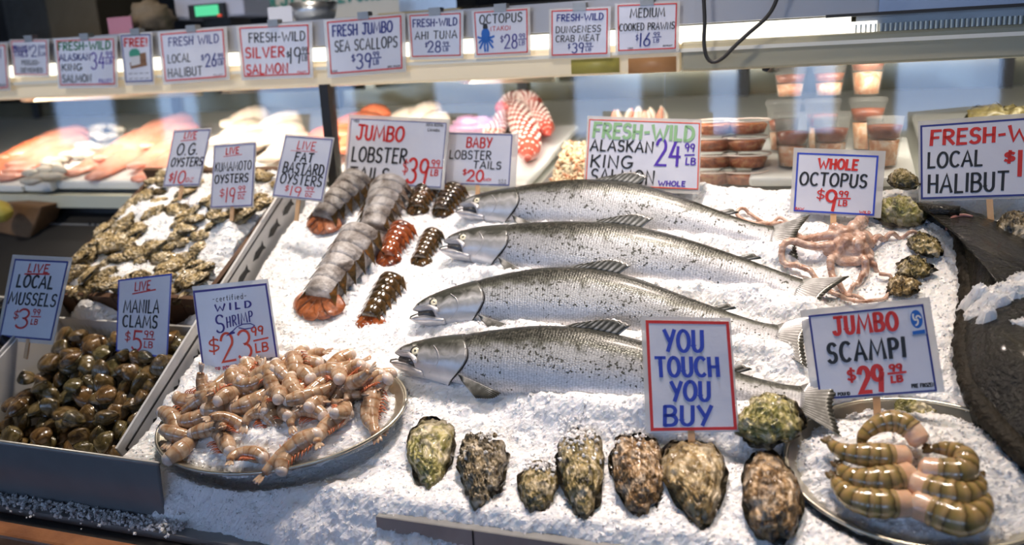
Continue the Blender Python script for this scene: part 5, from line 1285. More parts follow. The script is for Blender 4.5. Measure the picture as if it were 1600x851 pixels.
def shell_rings(L_, Wd, Ht, seed, nr, na, lam=6, rough=1.0, pointed=.5, frill=.06):
    """upper valve in local coords: x along (hinge at +x end), y across, z up"""
    rnd = random.Random(seed); R = []; A = []
    ph = [rnd.uniform(0, 6) for _ in range(6)]
    def outline(a):
        ca, sa = math.cos(a), math.sin(a)
        w_ = 1-pointed*.5*(1+ca)*.75           # narrower towards the hinge
        r = 1+frill*(math.sin(3*a+ph[0])+.6*math.sin(5*a+ph[1])+.5*math.sin(9*a+ph[2])+.4*math.sin(14*a+ph[3]))
        return ca*L_/2*r, sa*Wd/2*w_*1.18*r
    for k in range(nr+1):
        f = k/nr; row = []; ar = []
        for j in range(na):
            a = 2*PI*j/na; ox, oy = outline(a)
            cxo = L_*.22*(1-f)                  # growth rings start at the hinge
            x, y = ox*f+cxo, oy*f
            dome = Ht*(1-f**2.4)
            q = f*lam+.9*mnoise.noise(Vector((math.cos(a)*1.3+seed, math.sin(a)*1.3, f)))+.25*mnoise.noise(Vector((math.cos(a)*5, math.sin(a)*5+seed, f*2)))
            saw = (q-math.floor(q))
            z = dome+rough*(Ht*.16*saw+Ht*.22*mnoise.noise(Vector((x, y, seed*.1))*(6/Wd))+Ht*.10*mnoise.noise(Vector((x, y, seed*.3))*(16/Wd)))*min(1, f*2.5+.3)
            k2 = 1+rough*.035*mnoise.noise(Vector((math.cos(a)*7, math.sin(a)*7, f*6+seed)))
            row.append(Vector((x*k2, y*k2, z))); ar.append((f, math.cos(a), math.sin(a)))
        R.append(row); A.append(ar)
    return R, A
def oyster(label, hinge, broad, wpx, mat_, Ht=.026, seed=1, lam=6, hoff=0.0, pointed=.5, rough=1.0, ice=0, lean=0.0, frill=.05, group=None):
    a = P(*hinge, .012); c = P(*broad, .012); mid = (a+c)/2
    x_, v_ = mid.x, (mid-OO).dot(VV); z0 = bh(x_, v_)+hoff
    dx = (a-c).normalized(); Ln_ = (a-c).length*1.02; wd = wpx*((mid-CAM).length)/F
    dy = NN.cross(dx).normalized()
    t = thing('oyster', label, 'oyster', I(x_, v_, z0), group)
    R, A = shell_rings(Ln_, wd, Ht, seed, 26, 110, lam, rough, pointed, frill)
    org = I(x_, v_, z0+.006)
    def w_(p): return org+dx*p.x+dy*p.y+NN*(p.z+lean*p.y)
    b = MB(); b.rings([[w_(p) for p in r] for r in R], cap0=False, cap1=True, A=A); b.build('upper_shell', mat_, t, attr=True)
    R2, A2 = shell_rings(Ln_*1.04, wd*1.06, Ht*.5, seed+50, 10, 80, 3, rough, pointed, frill)
    b = MB(); b.rings([[w_(Vector((p.x, p.y, -p.z*.9+.002))) for p in reversed(r)] for r in R2], cap0=False, cap1=True, A=A2); b.build('lower_shell', SM['dark'], t, attr=True)
    if ice:
        rnd = random.Random(seed); b = MB()
        for k in range(ice):
            f = abs(rnd.gauss(.0, .5)); u = -Ln_*.40+rnd.gauss(0, .16)*Ln_; yy = rnd.uniform(-.42, .42)*wd; r = rnd.uniform(.002, .0058)
            cc = w_(Vector((u, yy, Ht*max(.1, 1-(2*abs(u)/Ln_)**2.4)*(1-(2*abs(yy)/wd)**2)+.003)))
            rot = Matrix.Rotation(rnd.uniform(0, 6), 3, Vector((rnd.uniform(-1, 1), rnd.uniform(-1, 1), rnd.uniform(-1, 1))))
            b.add([cc+rot @ (Vector(d)*r*rnd.uniform(.5, 1.2)) for d in ((1,0,0),(-1,0,0),(0,1,0),(0,-1,0),(0,0,1),(0,0,-1))],
                  [(0,2,4),(2,1,4),(1,3,4),(3,0,4),(2,0,5),(1,2,5),(3,1,5),(0,3,5)])
        o = b.build('ice_crumbs', MT['ice'], t, False); o['kind'] = 'stuff'
    return t, w_, Ln_, wd
GO = 'large oysters in the front row'
oyster('large pale green oyster first in the front row, right of the shrimp platter', (672,757), (668,648), 78, SM['green'], .026, 3, 5, pointed=.62, group=GO)
ob, wB, LB_, WB_ = oyster('dark barnacled large oyster second in the front row', (755,788), (750,678), 76, SM['dark'], .028, 11, 7, rough=1.6, frill=.09, group=GO)
rnd = random.Random(21)
for k in range(34):      # barnacles
    u, yy = -LB_*rnd.uniform(.02, .44), WB_*rnd.uniform(-.4, .4); r = rnd.uniform(.0028, .0055)
    zz = .028*max(.12, (1-(2*abs(u)/LB_)**2.4)*(1-(2*abs(yy)/WB_)**2))+.001
    b = MB(); R = []
    for rr_, h_ in ((1.0, 0), (.85, .5), (.6, .95), (.42, 1.0), (.36, .7), (.2, .45)): R.append([wB(Vector((u+r*rr_*math.cos(j*PI/5), yy+r*rr_*math.sin(j*PI/5), zz+h_*r*1.1))) for j in range(10)])
    b.rings(R); b.build('barnacle', SM['dark'] if k % 3 else MT['waxed'], ob)
oyster('smaller oyster third in the front row with its upper half buried in ice', (838,800), (842,722), 62, SM['olive'], .022, 5, 5, group=GO, ice=60)
oyster('long olive oyster fourth in the front row with ice on its top end', (914,806), (903,670), 70, SM['olive'], .026, 7, 7, pointed=.45, group=GO, ice=150)
oyster('brown crinkled oyster fifth in the front row', (1006,803), (990,678), 76, SM['brown'], .030, 9, 8, rough=1.3, pointed=.3, group=GO, ice=26)
oyster('wide tan teardrop oyster directly below the you touch you buy sign', (1100,822), (1074,690), 98, SM['tan'], .028, 13, 6, pointed=.66, group=GO)
oyster('large greenish oyster tilted right beside the nearest salmon tail', (1166,700), (1236,640), 84, SM['green'], .030, 17, 6, pointed=.3, rough=1.2, group=GO)
oyster('long narrow brown striped oyster at the right end of the front row', (1214,852), (1196,712), 74, SM['brown'], .032, 19, 6, pointed=.2, rough=.8, group=GO)
oyster('green brown oyster standing upright right of the octopus sign', (1398,352), (1412,318), 66, SM['green'], .040, 23, 5, pointed=.2, hoff=.004)
oyster('dark oyster lying on the green brown one right of the octopus sign', (1392,318), (1424,302), 40, SM['olive'], .022, 25, 5, hoff=.045, pointed=.2)
oyster('small ragged oyster at the tip of the right octopus arm', (1428,368), (1462,398), 40, SM['olive'], .014, 27, 5, rough=1.7, frill=.12)
oyster('ragged dark oyster just below the right octopus arm', (1408,432), (1446,406), 44, SM['olive'], .016, 29, 6, rough=1.7, frill=.12)
oyster('striped yellow brown oyster above the scampi sign', (1392,462), (1426,440), 40, SM['tan'], .018, 31, 8, rough=1.6, frill=.1)
oyster('oyster half hidden behind the scampi sign and its platter', (1395,618), (1468,624), 44, SM['green'], .018, 33, 5)
oyster('dark oyster at the right edge behind the halibut', (1562,348), (1618,382), 62, SM['dark'], .030, 35, 7, rough=1.2, hoff=.015)

# ---- small oysters in the crate
protos = []
def local_mesh_thing(name, label, cat, parts, loc, rot, group):
    t = thing(name, label, cat, (0, 0, 0), group)
    for nm, b, m_, at_ in parts: b.build(nm, m_, t, attr=at_)
    t.location = loc; t.rotation_euler = rot
    return t
def small_oyster(seed):
    R, A = shell_rings(.072, .044, .014, seed, 10, 34, 4, 1.5, .5, .09)
    b1 = MB(); b1.rings(R, cap0=False, cap1=True, A=A)
    R, A = shell_rings(.074, .046, .010, seed+40, 6, 30, 3, 1.5, .5, .09)
    b2 = MB(); b2.rings([[Vector((p.x, p.y, -p.z)) for p in reversed(r)] for r in R], cap0=False, cap1=True, A=A)
    return [('upper_shell', b1, SM['small'], True), ('lower_shell', b2, SM['olive'], True)]
BASE = Matrix((Vector((1, 0, 0)), VV, NN)).transposed()      # ice frame -> world
def eul(rx, ry, rz): return (BASE @ Matrix.Rotation(rz, 3, 'Z') @ Matrix.Rotation(ry, 3, 'Y') @ Matrix.Rotation(rx, 3, 'X')).to_euler()
GCO = 'small oysters heaped in the brown crate'
LCO = 'small tan and olive oyster half set in ice in the brown crate'
protos = [None]*5
rnd = random.Random(77); n_ = 0
for iv in range(15):
    for ix in range(12):
        x = -1.715+ix*.0385+rnd.uniform(-.014, .014); v = .435+iv*.0325+rnd.uniform(-.012, .012)
        if v > .89 or x > -1.285: continue
        clump = npnoise(np.array([x+.6*v*.5]), np.array([v]), 11, 55)[0]
        left = (-1.42-x)/.3
        if clump+left*.30+rnd.uniform(-.24, .28) < -.07 and iv > 1: continue
        z = hh(x, v)+rnd.uniform(-.007, .010)
        rot = eul(rnd.uniform(-.6, .6), rnd.uniform(-.5, .35), rnd.uniform(.3, 1.3)+(PI if rnd.random() < .5 else 0)); k = n_ % 5
        s_ = rnd.uniform(.62, 1.02)
        if protos[k] is None:
            protos[k] = local_mesh_thing('oyster', LCO, 'oyster', small_oyster(200+k), I(x, v, z), rot, GCO); protos[k].scale = (s_, s_, s_)
        else: dup(protos[k], I(x, v, z), rot, s_)
        n_ += 1

# ---- clams
def clam_mat():
    m, nt, b = newmat('clam_shell'); L = nt.links.new
    oi = nt.nodes.new('ShaderNodeObjectInfo')
    at = nd(nt, 'ShaderNodeAttribute', attribute_name='pat'); sp = nt.nodes.new('ShaderNodeSeparateXYZ'); L(at.outputs['Vector'], sp.inputs[0])
    co = coords(nt, True); n = nd(nt, 'ShaderNodeTexNoise', Scale=55, Detail=5, Distortion=.8); L(co, n.inputs['Vector'])
    r1 = ramp(nt, [(0.3, (.045, .022, .008)), (0.5, (.15, .075, .022)), (0.7, (.30, .17, .065))]); L(n.outputs['Fac'], r1.inputs[0])
    r2 = ramp(nt, [(0.3, (.035, .03, .012)), (0.5, (.115, .095, .035)), (0.7, (.27, .22, .11))]); L(n.outputs['Fac'], r2.inputs[0])
    mx = nd(nt, 'ShaderNodeMix', data_type='RGBA'); L(oi.outputs['Random'], mx.inputs[0]); L(r1.outputs[0], mx.inputs[6]); L(r2.outputs[0], mx.inputs[7])
    L(mx.outputs[2], b.inputs['Base Color'])
    mu = nd(nt, 'ShaderNodeMath', operation='MULTIPLY'); mu.inputs[1].default_value = 95; L(sp.outputs[0], mu.inputs[0]); sn = nd(nt, 'ShaderNodeMath', operation='SINE'); L(mu.outputs[0], sn.inputs[0])
    bp = nd(nt, 'ShaderNodeBump', Strength=.30, Distance=.0012); L(sn.outputs[0], bp.inputs['Height']); L(bp.outputs[0], b.inputs['Normal'])
    b.inputs['Roughness'].default_value = .22; b.inputs['Coat Weight'].default_value = .8; b.inputs['Coat Roughness'].default_value = .08
    return m
CLM = clam_mat()
def valve(sign_, L_=.060, Wd=.047, Ht=.0165, na=36, nr=14, seed=0):
    R = []; A = []
    for k in range(nr+1):
        f = k/nr; row = []; ar = []
        for j in range(na):
            a = 2*PI*j/na; ca, sa = math.cos(a), math.sin(a)
            ox = ca*L_/2; oy = sa*Wd/2*(1 if sa < 0 else 1.0-.18*abs(ca))+(.10*Wd*max(0, sa)**3)
            hy = Wd*.40*(1-f)                                # rings gather at the beak
            z = Ht*(1-f**2.1)**.75*(.55+.45*f+.0)*1.25
            zb = Ht*math.exp(-((f-.35)/.5)**2)
            row.append(Vector((ox*f, oy*f+hy, sign_*(Ht*math.sin(PI*.5*(1-f**1.7))*(1.0 if f > .12 else .9+.8*f)+.0004)))); ar.append((f, ca, sa))
        R.append(row if sign_ > 0 else list(reversed(row))); A.append(ar if sign_ > 0 else list(reversed(ar)))
    b = MB(); b.rings(R, cap0=True, cap1=True, A=A); return b
GCL = 'brown clams heaped in the white tray'; LCL = 'glossy brown clam heaped with others in the white waxed tray'
cp = local_mesh_thing('clam', LCL, 'clam', [('valve', valve(1), CLM, True), ('valve', valve(-1), CLM, True)], (0, 0, 0), (0, 0, 0), GCL)
rnd = random.Random(5); first = True
def place_clam(x, v, h, tilt, s):
    global first
    rot = eul(rnd.gauss(0, tilt), rnd.gauss(0, tilt), rnd.uniform(0, 6.28))
    if first: cp.location = I(x, v, h); cp.rotation_euler = rot; cp.scale = (s, s, s); first = False
    else: dup(cp, I(x, v, h), rot, s)
def clam_h(x, v): return -.040+.050*(v-.05)/.32+.010*mnoise.noise(Vector((x*14, v*14, 2)))
for lay, (dh, sx_, sv_) in enumerate(((-.030, .050, .042), (-.006, .043, .037), (.012, .082, .060))):
    nxx = int((XD-.035-(-1.635))/sx_)+1; nvv = int((.355-.075)/sv_)+1
    for ix in range(nxx):
        for iv in range(nvv):
            x = -1.632+ix*sx_+(sx_*.5 if iv % 2 else 0)+rnd.uniform(-.012, .012); v = .075+iv*sv_+rnd.uniform(-.010, .010)
            if x > XD-.036 or x < -1.63 or (lay == 2 and v > .29): continue
            place_clam(x, v, clam_h(x, v)+dh+rnd.uniform(-.004, .006), .45 if lay else .3, rnd.uniform(.72, 1.0))
# ---- mussels
MT['mussel'] = noisy('black_mussel_shell', [(0.3, (0.006, 0.006, 0.008)), (0.7, (0.022, 0.02, 0.022))], 30, 4, .2, .1, coat=.8)
def mussel_half(sg):
    R = []
    for k in range(13):
        f = k/12; row = []
        for j in range(28):
            a = 2*PI*j/28; ca, sa = math.cos(a), math.sin(a)
            row.append(Vector((.036*ca*f+.012*(1-f), .0165*sa*f*(1-.45*max(0, ca)), sg*(.0125*math.sin(PI*.5*(1-f**2))+.0003))))
        R.append(row if sg > 0 else list(reversed(row)))
    b = MB(); b.rings(R); return b
GM, LM = 'black mussels in the left tray', 'glossy black mussel heaped with others in the left edge tray'
mp_ = local_mesh_thing('mussel', LM, 'mussel', [('valve', mussel_half(1), MT['mussel'], False), ('valve', mussel_half(-1), MT['mussel'], False)], (0, 0, 0), (0, 0, 0), GM)
f_ = True
for lay in range(3):
    for ix in range(7):
        for iv in range(9):
            x = -1.70-ix*.045+rnd.uniform(-.012, .012); v = .07+iv*.040+rnd.uniform(-.012, .012); h = -.052+lay*.026+.05*(v-.05)/.35+rnd.uniform(-.006, .006)
            if lay < 2 and ix > 3: continue
            rot = eul(rnd.gauss(0, .5), rnd.gauss(0, .5), rnd.uniform(0, 6.28)); s = rnd.uniform(.85, 1.1)
            if f_: mp_.location = I(x, v, h); mp_.rotation_euler = rot; f_ = False
            else: dup(mp_, I(x, v, h), rot, s)

# ---- shrimp on the platter
def shrimp_mat(name, stops, coat=.7, sss=.3):
    m = noisy(name, stops, 60, 5, .25, .15, coat=coat, sss=sss, bdist=.002); return m
SHR = shrimp_mat('raw_shrimp_shell', [(0.3, (0.36, 0.20, 0.11)), (0.5, (0.60, 0.42, 0.28)), (0.7, (0.74, 0.60, 0.48))])
def banded(name, n_, base, line, belly):
    m, nt, b = newmat(name); L = nt.links.new
    at = nd(nt, 'ShaderNodeAttribute', attribute_name='pat'); sp = nt.nodes.new('ShaderNodeSeparateXYZ'); L(at.outputs['Vector'], sp.inputs[0])
    co = coords(nt, True); n = nd(nt, 'ShaderNodeTexNoise', Scale=75, Detail=5); L(co, n.inputs['Vector'])
    r = ramp(nt, base); L(n.outputs['Fac'], r.inputs[0])
    mu = nd(nt, 'ShaderNodeMath', operation='MULTIPLY'); mu.inputs[1].default_value = n_; L(sp.outputs[0], mu.inputs[0]); fr = nd(nt, 'ShaderNodeMath', operation='FRACT'); L(mu.outputs[0], fr.inputs[0])
    r2 = ramp(nt, [(0.0, (1, 1, 1)), (0.70, (1, .97, .93)), (0.88, line), (0.97, line), (1.0, (1, 1, 1))]); L(fr.outputs[0], r2.inputs[0])
    mx = nd(nt, 'ShaderNodeMix', data_type='RGBA', blend_type='MULTIPLY'); mx.inputs[0].default_value = 1; L(r.outputs[0], mx.inputs[6]); L(r2.outputs[0], mx.inputs[7]); L(mx.outputs[2], b.inputs['Base Color'])
    b.inputs['Roughness'].default_value = .2; b.inputs['Coat Weight'].default_value = .8; b.inputs['Subsurface Weight'].default_value = .25; b.inputs['Subsurface Scale'].default_value = .004
    b.inputs['Subsurface Radius'].default_value = (1, .6, .4)
    return m
SHB = banded('banded_shrimp_shell', 6.0, [(0.3, (0.27, 0.15, 0.075)), (0.48, (0.45, 0.30, 0.18)), (0.7, (0.62, 0.47, 0.34))], (.86, .68, .56), None)
SHP = shrimp_mat('pale_shrimp_meat', [(0.3, (0.62, 0.48, 0.38)), (0.7, (0.78, 0.68, 0.60))])
SHL = simple('orange_red_legs', (0.52, 0.14, 0.05), .35, coat=.4)
def shrimp_parts(seed, curl):
    rnd = random.Random(seed); n = 60; L_ = .092; r0_ = .0128; R = []; A = []
    pts = []; ang = 0.0; p = Vector((-L_*.4, 0, 0))
    for k in range(n):
        f = k/(n-1); ang = curl*(f-.15)*1.0; pts.append(p.copy()); p = p+Vector((math.cos(ang), -math.sin(ang)*.25, -math.sin(ang)*.0))*L_/n+Vector((0, math.sin(ang)*L_/n, 0))
    rad = []
    for k in range(n):
        f = k/(n-1); seg = (f*6) % 1.0
        r = r0_*(.86+.30*min(1, f*5) if f < .2 else 1.16*(1-.62*((f-.2)/.8)**1.3))
        rad.append(r*(1+.05*seg-.02)*(1 if k < n-1 else .4))
    b = MB(); b.tube(pts, rad, 16, up=(0, 0, 1), A=True); body = ('body', b, SHB, True)
    b = MB(); q = pts[0]; d = (pts[0]-pts[2]).normalized(); R = []
    for s_, k_ in ((-.006, .86), (.001, .86), (.005, .72), (.008, .42), (.009, .05)):
        R.append([q+d*s_+Vector((0, math.cos(2*PI*j/14)*r0_*k_*.98, math.sin(2*PI*j/14)*r0_*k_*.98)) for j in range(14)])
    b.rings(R); meat = ('cut_meat', b, SHP, False)
    parts = [body, meat]
    b = MB(); e = pts[-1]; d = (pts[-1]-pts[-4]).normalized(); sd = Vector((0, 0, 1)).cross(d)
    for k in range(3):
        an = (k-1)*.38; dd = (d*math.cos(an)+sd*math.sin(an))
        R = []
        for q in range(6):
            f = q/5; wq = .0042*math.sin(PI*(.15+.75*f))
            R.append([e+dd*(.020*f-.003)+dd.cross(Vector((0, 0, 1)))*wq*math.cos(2*PI*j/8)+Vector((0, 0, 1))*.0012*math.sin(2*PI*j/8) for j in range(8)])
        b.rings(R)
    parts.append(('tail_fan', b, SHR, False))
    b = MB()
    for k in range(8):
        i = 4+k*4; q = pts[i]; t_ = (pts[i+1]-pts[i]).normalized(); s_ = Vector((0, 0, 1)).cross(t_)
        if curl > 0: pass
        l = .011*rnd.uniform(.7, 1.3)
        b.tube([q+s_*rad[i]*.8-Vector((0, 0, .002)), q+s_*(rad[i]+l*.5)+t_*.003+Vector((0, 0, .002)), q+s_*(rad[i]+l)+t_*.008-Vector((0, 0, .001))], [.0014, .0011, .0005], 5)
    parts.append(('legs', b, SHL, False))
    return parts
GS, LS = 'raw shrimp heaped on the oval steel platter', 'raw headless beige shrimp heaped on the oval steel platter'
PB = Matrix((PX, PY, PN)).transposed()
def peul(rx, ry, rz): return (PB @ Matrix.Rotation(rz, 3, 'Z') @ Matrix.Rotation(ry, 3, 'Y') @ Matrix.Rotation(rx, 3, 'X')).to_euler()
sp_ = [None]*4; rnd = random.Random(31); cnt = 0
spots = []
for ring, (rf, m_) in enumerate(((.84, 22), (.62, 16), (.40, 10), (.18, 5), (0, 1))):
    for k in range(m_):
        a = 2*PI*(k+.5*(ring % 2))/m_+rnd.uniform(-.1, .1); spots.append((rf*math.cos(a)+rnd.uniform(-.05, .05), rf*math.sin(a)+rnd.uniform(-.05, .05), a, 0))
for k in range(26):
    a = rnd.uniform(0, 6.28); r = .72*math.sqrt(rnd.random()); spots.append((r*math.cos(a)+.05, r*math.sin(a)*.7+.28, rnd.uniform(0, 6.28), 1))
for u, v, a, up in spots:
    if v < -.35 and -.25 < u < .45 and rnd.random() < .65 and not up: continue
    rr_ = u*u+v*v
    if v < -.1 and rr_ > .72: continue
    h = heapP(u, v)*(1-min(1, rr_)**3)+.006+up*.014+rnd.uniform(-.003, .004)
    pos = PC+PX*(u*.232)+PY*(v*.143)+PN*h
    ang = (a+PI/2*rnd.choice((1, -1))+rnd.gauss(0, .6)) if rnd.random() < .4 else (PI+a+rnd.gauss(0, .5))
    rot = peul(rnd.gauss(0, .35), rnd.gauss(0, .22)+.1, ang); k = cnt % 4; s = rnd.uniform(1.0, 1.25)
    if sp_[k] is None:
        sp_[k] = local_mesh_thing('shrimp', LS, 'shrimp', shrimp_parts(60+k, (.8, 1.9, 2.8, -1.7)[k]), pos, rot, GS); sp_[k].scale = (s, s, s)
    else: dup(sp_[k], pos, rot, s)
    cnt += 1
# ---- jumbo scampi
def scampi_mat():
    m, nt, b = newmat('scampi_shell'); L = nt.links.new
    at = nd(nt, 'ShaderNodeAttribute', attribute_name='pat'); sp = nt.nodes.new('ShaderNodeSeparateXYZ'); L(at.outputs['Vector'], sp.inputs[0])
    co = coords(nt, True); n = nd(nt, 'ShaderNodeTexNoise', Scale=50, Detail=4); L(co, n.inputs['Vector'])
    mu = nd(nt, 'ShaderNodeMath', operation='MULTIPLY_ADD'); L(n.outputs['Fac'], mu.inputs[0]); mu.inputs[1].default_value = .8
    m2 = nd(nt, 'ShaderNodeMath', operation='MULTIPLY'); m2.inputs[1].default_value = 7.0; L(sp.outputs[0], m2.inputs[0]); L(m2.outputs[0], mu.inputs[2])
    fr = nd(nt, 'ShaderNodeMath', operation='FRACT'); L(mu.outputs[0], fr.inputs[0])
    r = ramp(nt, [(0.0, (.34, .23, .10)), (0.3, (.48, .33, .15)), (0.6, (.36, .26, .095)), (0.86, (.22, .165, .06)), (.94, (.12, .085, .035))]); L(fr.outputs[0], r.inputs[0])
    r2 = ramp(nt, [(0.0, (.05, .035, .02)), (0.18, (.9, .85, .7)), (1, (1, 1, 1))]); L(sp.outputs[0], r2.inputs[0])
    mx = nd(nt, 'ShaderNodeMix', data_type='RGBA', blend_type='MULTIPLY'); mx.inputs[0].default_value = .75; L(r.outputs[0], mx.inputs[6]); L(r2.outputs[0], mx.inputs[7]); L(mx.outputs[2], b.inputs['Base Color'])
    b.inputs['Roughness'].default_value = .22; b.inputs['Coat Weight'].default_value = .7; b.inputs['Subsurface Weight'].default_value = .15; b.inputs['Subsurface Scale'].default_value = .004
    return m
SCM = scampi_mat(); SCF = noisy('scampi_flesh', [(0.3, (0.74, 0.44, 0.27)), (0.7, (0.82, 0.60, 0.44))], 30, 4, .22, .3, coat=.6, sss=.4)
GSC = 'jumbo scampi on the lower right platter'
def scampi(label, pts, wpx, h=.03, hump=.012):
    n = 60; pp, L_ = crom([P(x, y, h) for x, y in pts], n); mid = pp[n//2]; wd = wpx*(mid-CAM).length/F/2
    for k in range(n): pp[k] = pp[k]+NN*(hump*math.sin(PI*k/(n-1))+h*.0)
    x_, v_ = mid.x, (mid-OO).dot(VV)
    t = thing('scampi', label, 'scampi', I(x_, v_, .015), GSC)
    def rad(f):
        seg = (f*7) % 1
        return wd*(.34+.66*min(1, f/.55)**.8)*(1+.07*seg-.03)
    ns = int(n*.80); b = MB()
    b.tube(pp[:ns], [rad(k/(n-1)) for k in range(ns)], 22, up=NN, A=True); b.build('shell', SCM, t, attr=True)
    b = MB(); b.tube(pp[ns-4:], [wd*.93*(1-.0*k) if k < n-ns else wd*(.93-.10*(k-(n-ns))) for k in range(len(pp[ns-4:]))], 20, up=NN); b.build('flesh', SCF, t)
    d = (pp[0]-pp[3]).normalized(); sd = NN.cross(d).normalized()
    for k in range(3):
        an = (k-1)*.5; dd = d*math.cos(an)+sd*math.sin(an); e_ = NN.cross(dd); R = []
        for q in range(7):
            f = q/6; wq = wd*.34*math.sin(PI*(.2+.7*f)); R.append([pp[0]+dd*(wd*1.0*f-.004)+e_*wq*math.cos(2*PI*j/8)+NN*(.0022*math.sin(2*PI*j/8)) for j in range(8)])
        b = MB(); b.rings(R); b.build('tail_lobe', SCM, t)
    return t
scampi('curled jumbo scampi at the back of the lower right platter', [(1344,694),(1352,680),(1375,668),(1402,666),(1424,676),(1440,694)], 32, .045)
scampi('jumbo scampi on the right, tail folded under, upper of three', [(1458,700),(1484,706),(1506,722),(1502,742),(1475,742),(1438,733)], 38, .045)
scampi('uppermost jumbo scampi on the left side with its tail raised', [(1296,690),(1308,704),(1326,714),(1352,718),(1388,718),(1420,714)], 36, .040)
scampi('middle jumbo scampi on the left side', [(1312,728),(1322,744),(1342,755),(1368,758),(1400,752),(1425,740)], 40, .036)
scampi('middle jumbo scampi on the right side', [(1528,745),(1526,766),(1506,780),(1476,778),(1446,766),(1425,752)], 42, .036)
scampi('lowest jumbo scampi on the left side, nearest the platter rim', [(1304,746),(1314,766),(1332,784),(1356,792),(1385,792),(1424,786)], 42, .030)
scampi('lowest jumbo scampi on the right side, nearest the platter rim', [(1532,766),(1534,794),(1518,816),(1492,818),(1462,804),(1426,784)], 46, .030)
# ================================================================== inside the display case
def cpt(px, py, h=0.0): return CP(px, py, h)
CY = Vector((0, math.cos(CT), math.sin(CT)))
def board(label, px0, px1, yb, d, hgt=.02, name='display_board', m=None, cat='board'):
    """white board or tray: front edge from pixel px0 to px1 at row yb, d metres deep"""
    a = cpt(px0, yb); c = cpt(px1, yb); y0 = min(a.y, c.y); c = Vector((c.x, y0, 0)); x0, x1 = a.x, c.x
    s0 = (y0-CO.y)/CY.y
    t = MB(); g = lambda x, s, h: CO+Vector((x, 0, 0))+CY*s+CN*h
    t.hexa([g(x0, s0, 0), g(x1, s0, 0), g(x1, s0+d, 0), g(x0, s0+d, 0), g(x0, s0, hgt), g(x1, s0, hgt), g(x1, s0+d, hgt), g(x0, s0+d, hgt)])
    o = t.build(name, m or MT['white_plastic'], None, False); bevel(o, .006); tag(o, label, cat); return o
board('white display board at the far left of the case', -120, 38, 300, .62, .022)
board('white tray of pale fish pieces left of the pink fillets', 40, 82, 300, .60, .030, 'display_tray', cat='tray')
board('wide white board under the pink salmon fillets', 90, 262, 296, .62, .026)
board('white board under the pale halibut fillets and orange fillet', 282, 540, 285, .62, .022)
board('white board under the cooked octopus tentacles', 640, 822, 300, .52, .02)
bt = board('white board under the stacked cups at the right', 1170, 1432, 292, .30, .022)
board('white board behind the halibut sign', 1450, 1700, 280, .45, .022)
MT['fil_pink'] = noisy('pink_salmon_flesh', [(0.3, (0.80, 0.27, 0.16)), (0.7, (0.88, 0.46, 0.34))], 14, 4, .3, .15, coat=.3, sss=.25)
MT['fil_orange'] = noisy('orange_salmon_flesh', [(0.3, (0.78, 0.17, 0.07)), (0.7, (0.86, 0.30, 0.15))], 14, 4, .3, .15, coat=.3, sss=.25)
MT['fil_white'] = noisy('white_fish_flesh', [(0.3, (0.78, 0.62, 0.47)), (0.7, (0.86, 0.77, 0.66))], 14, 4, .3, .15, coat=.3, sss=.25)
MT['fil_grey'] = noisy('pale_grey_fish_flesh', [(0.3, (0.55, 0.50, 0.40)), (0.7, (0.74, 0.70, 0.60))], 18, 4, .35, .15, coat=.2, sss=.2)
def fillet(label, cat, p0, p1, wpx, h, th, m, group=None, name='fish_fillet', bow=.0, h2=None):
    a = cpt(*p0, h if h2 is None else h2); c = cpt(*p1, h); wd = wpx*1.4*((a+c)/2-CAM).length/F/2
    t_ = (c-a).normalized(); sd = CN.cross(t_).normalized(); n = 22; R = []; Ln_ = (c-a).length
    for k in range(n):
        f = k/(n-1); w_ = wd*min(1, (f*6)**.5 if f < .17 else 1, )*(1-.55*f**3)*(1 if 0 < k < n-1 else .35)
        hh_ = 1.8*th*(.5+.5*math.sin(PI*min(1, f*1.1+.12)))*(1 if 0 < k < n-1 else .3)
        q = a.lerp(c, f)+sd*(bow*math.sin(PI*f))
        R.append([q+sd*(w_*math.cos(2*PI*j/18))+CN*(hh_*(math.sin(2*PI*j/18) if math.sin(2*PI*j/18) > 0 else .35*math.sin(2*PI*j/18))+.0015*math.sin(f*40+j)) for j in range(18)])
    b = MB(); b.rings(R); o = b.build(name, m); tag(o, label, cat, group); return o
G1 = 'salmon fillets at the far left of the case'
for i, (p0, p1, w_, h) in enumerate((((128,202),(20,246),44,.058), ((110,212),(-5,252),40,.054), ((130,212),(15,262),42,.050), ((95,224),(-25,262),40,.046), ((125,226),(10,272),44,.040), ((70,240),(-40,285),44,.034), ((112,236),(0,282),44,.030))):
    fillet('orange pink salmon fillet in the overlapping row at the far left of the case', 'fillet', p0, p1, w_, h, .016, MT['fil_orange'] if i % 2 else MT['fil_pink'], G1)
rnd = random.Random(17)
G2 = 'pale fish pieces heaped in the left tray'
for k in range(40):
    f = rnd.random(); x = 60+f*115+rnd.uniform(-26, 26); y = 270-f*78+rnd.uniform(-9, 14)
    q = cpt(x, y, .040+.012*rnd.random()); an = rnd.uniform(-.5, .9); d = Vector((math.cos(an), math.sin(an)*.8, math.sin(an)*.2)); l = rnd.uniform(.022, .040)
    b = MB(); R = []
    for q_ in range(9):
        g = q_/8; w_ = .017*math.sin(PI*(.12+.78*g)); R.append([q+d*(l*(g-.5)*2)+CN.cross(d)*(w_*math.cos(2*PI*j/10))+CN*(w_*.75*math.sin(2*PI*j/10)) for j in range(10)])
    b.rings(R); o = b.build('fish_piece', MT['fil_grey']); tag(o, 'pale cream chunk of fish heaped in the tray between the two salmon rows', 'fish', G2)
G3 = 'pink fillets on the wide white board'
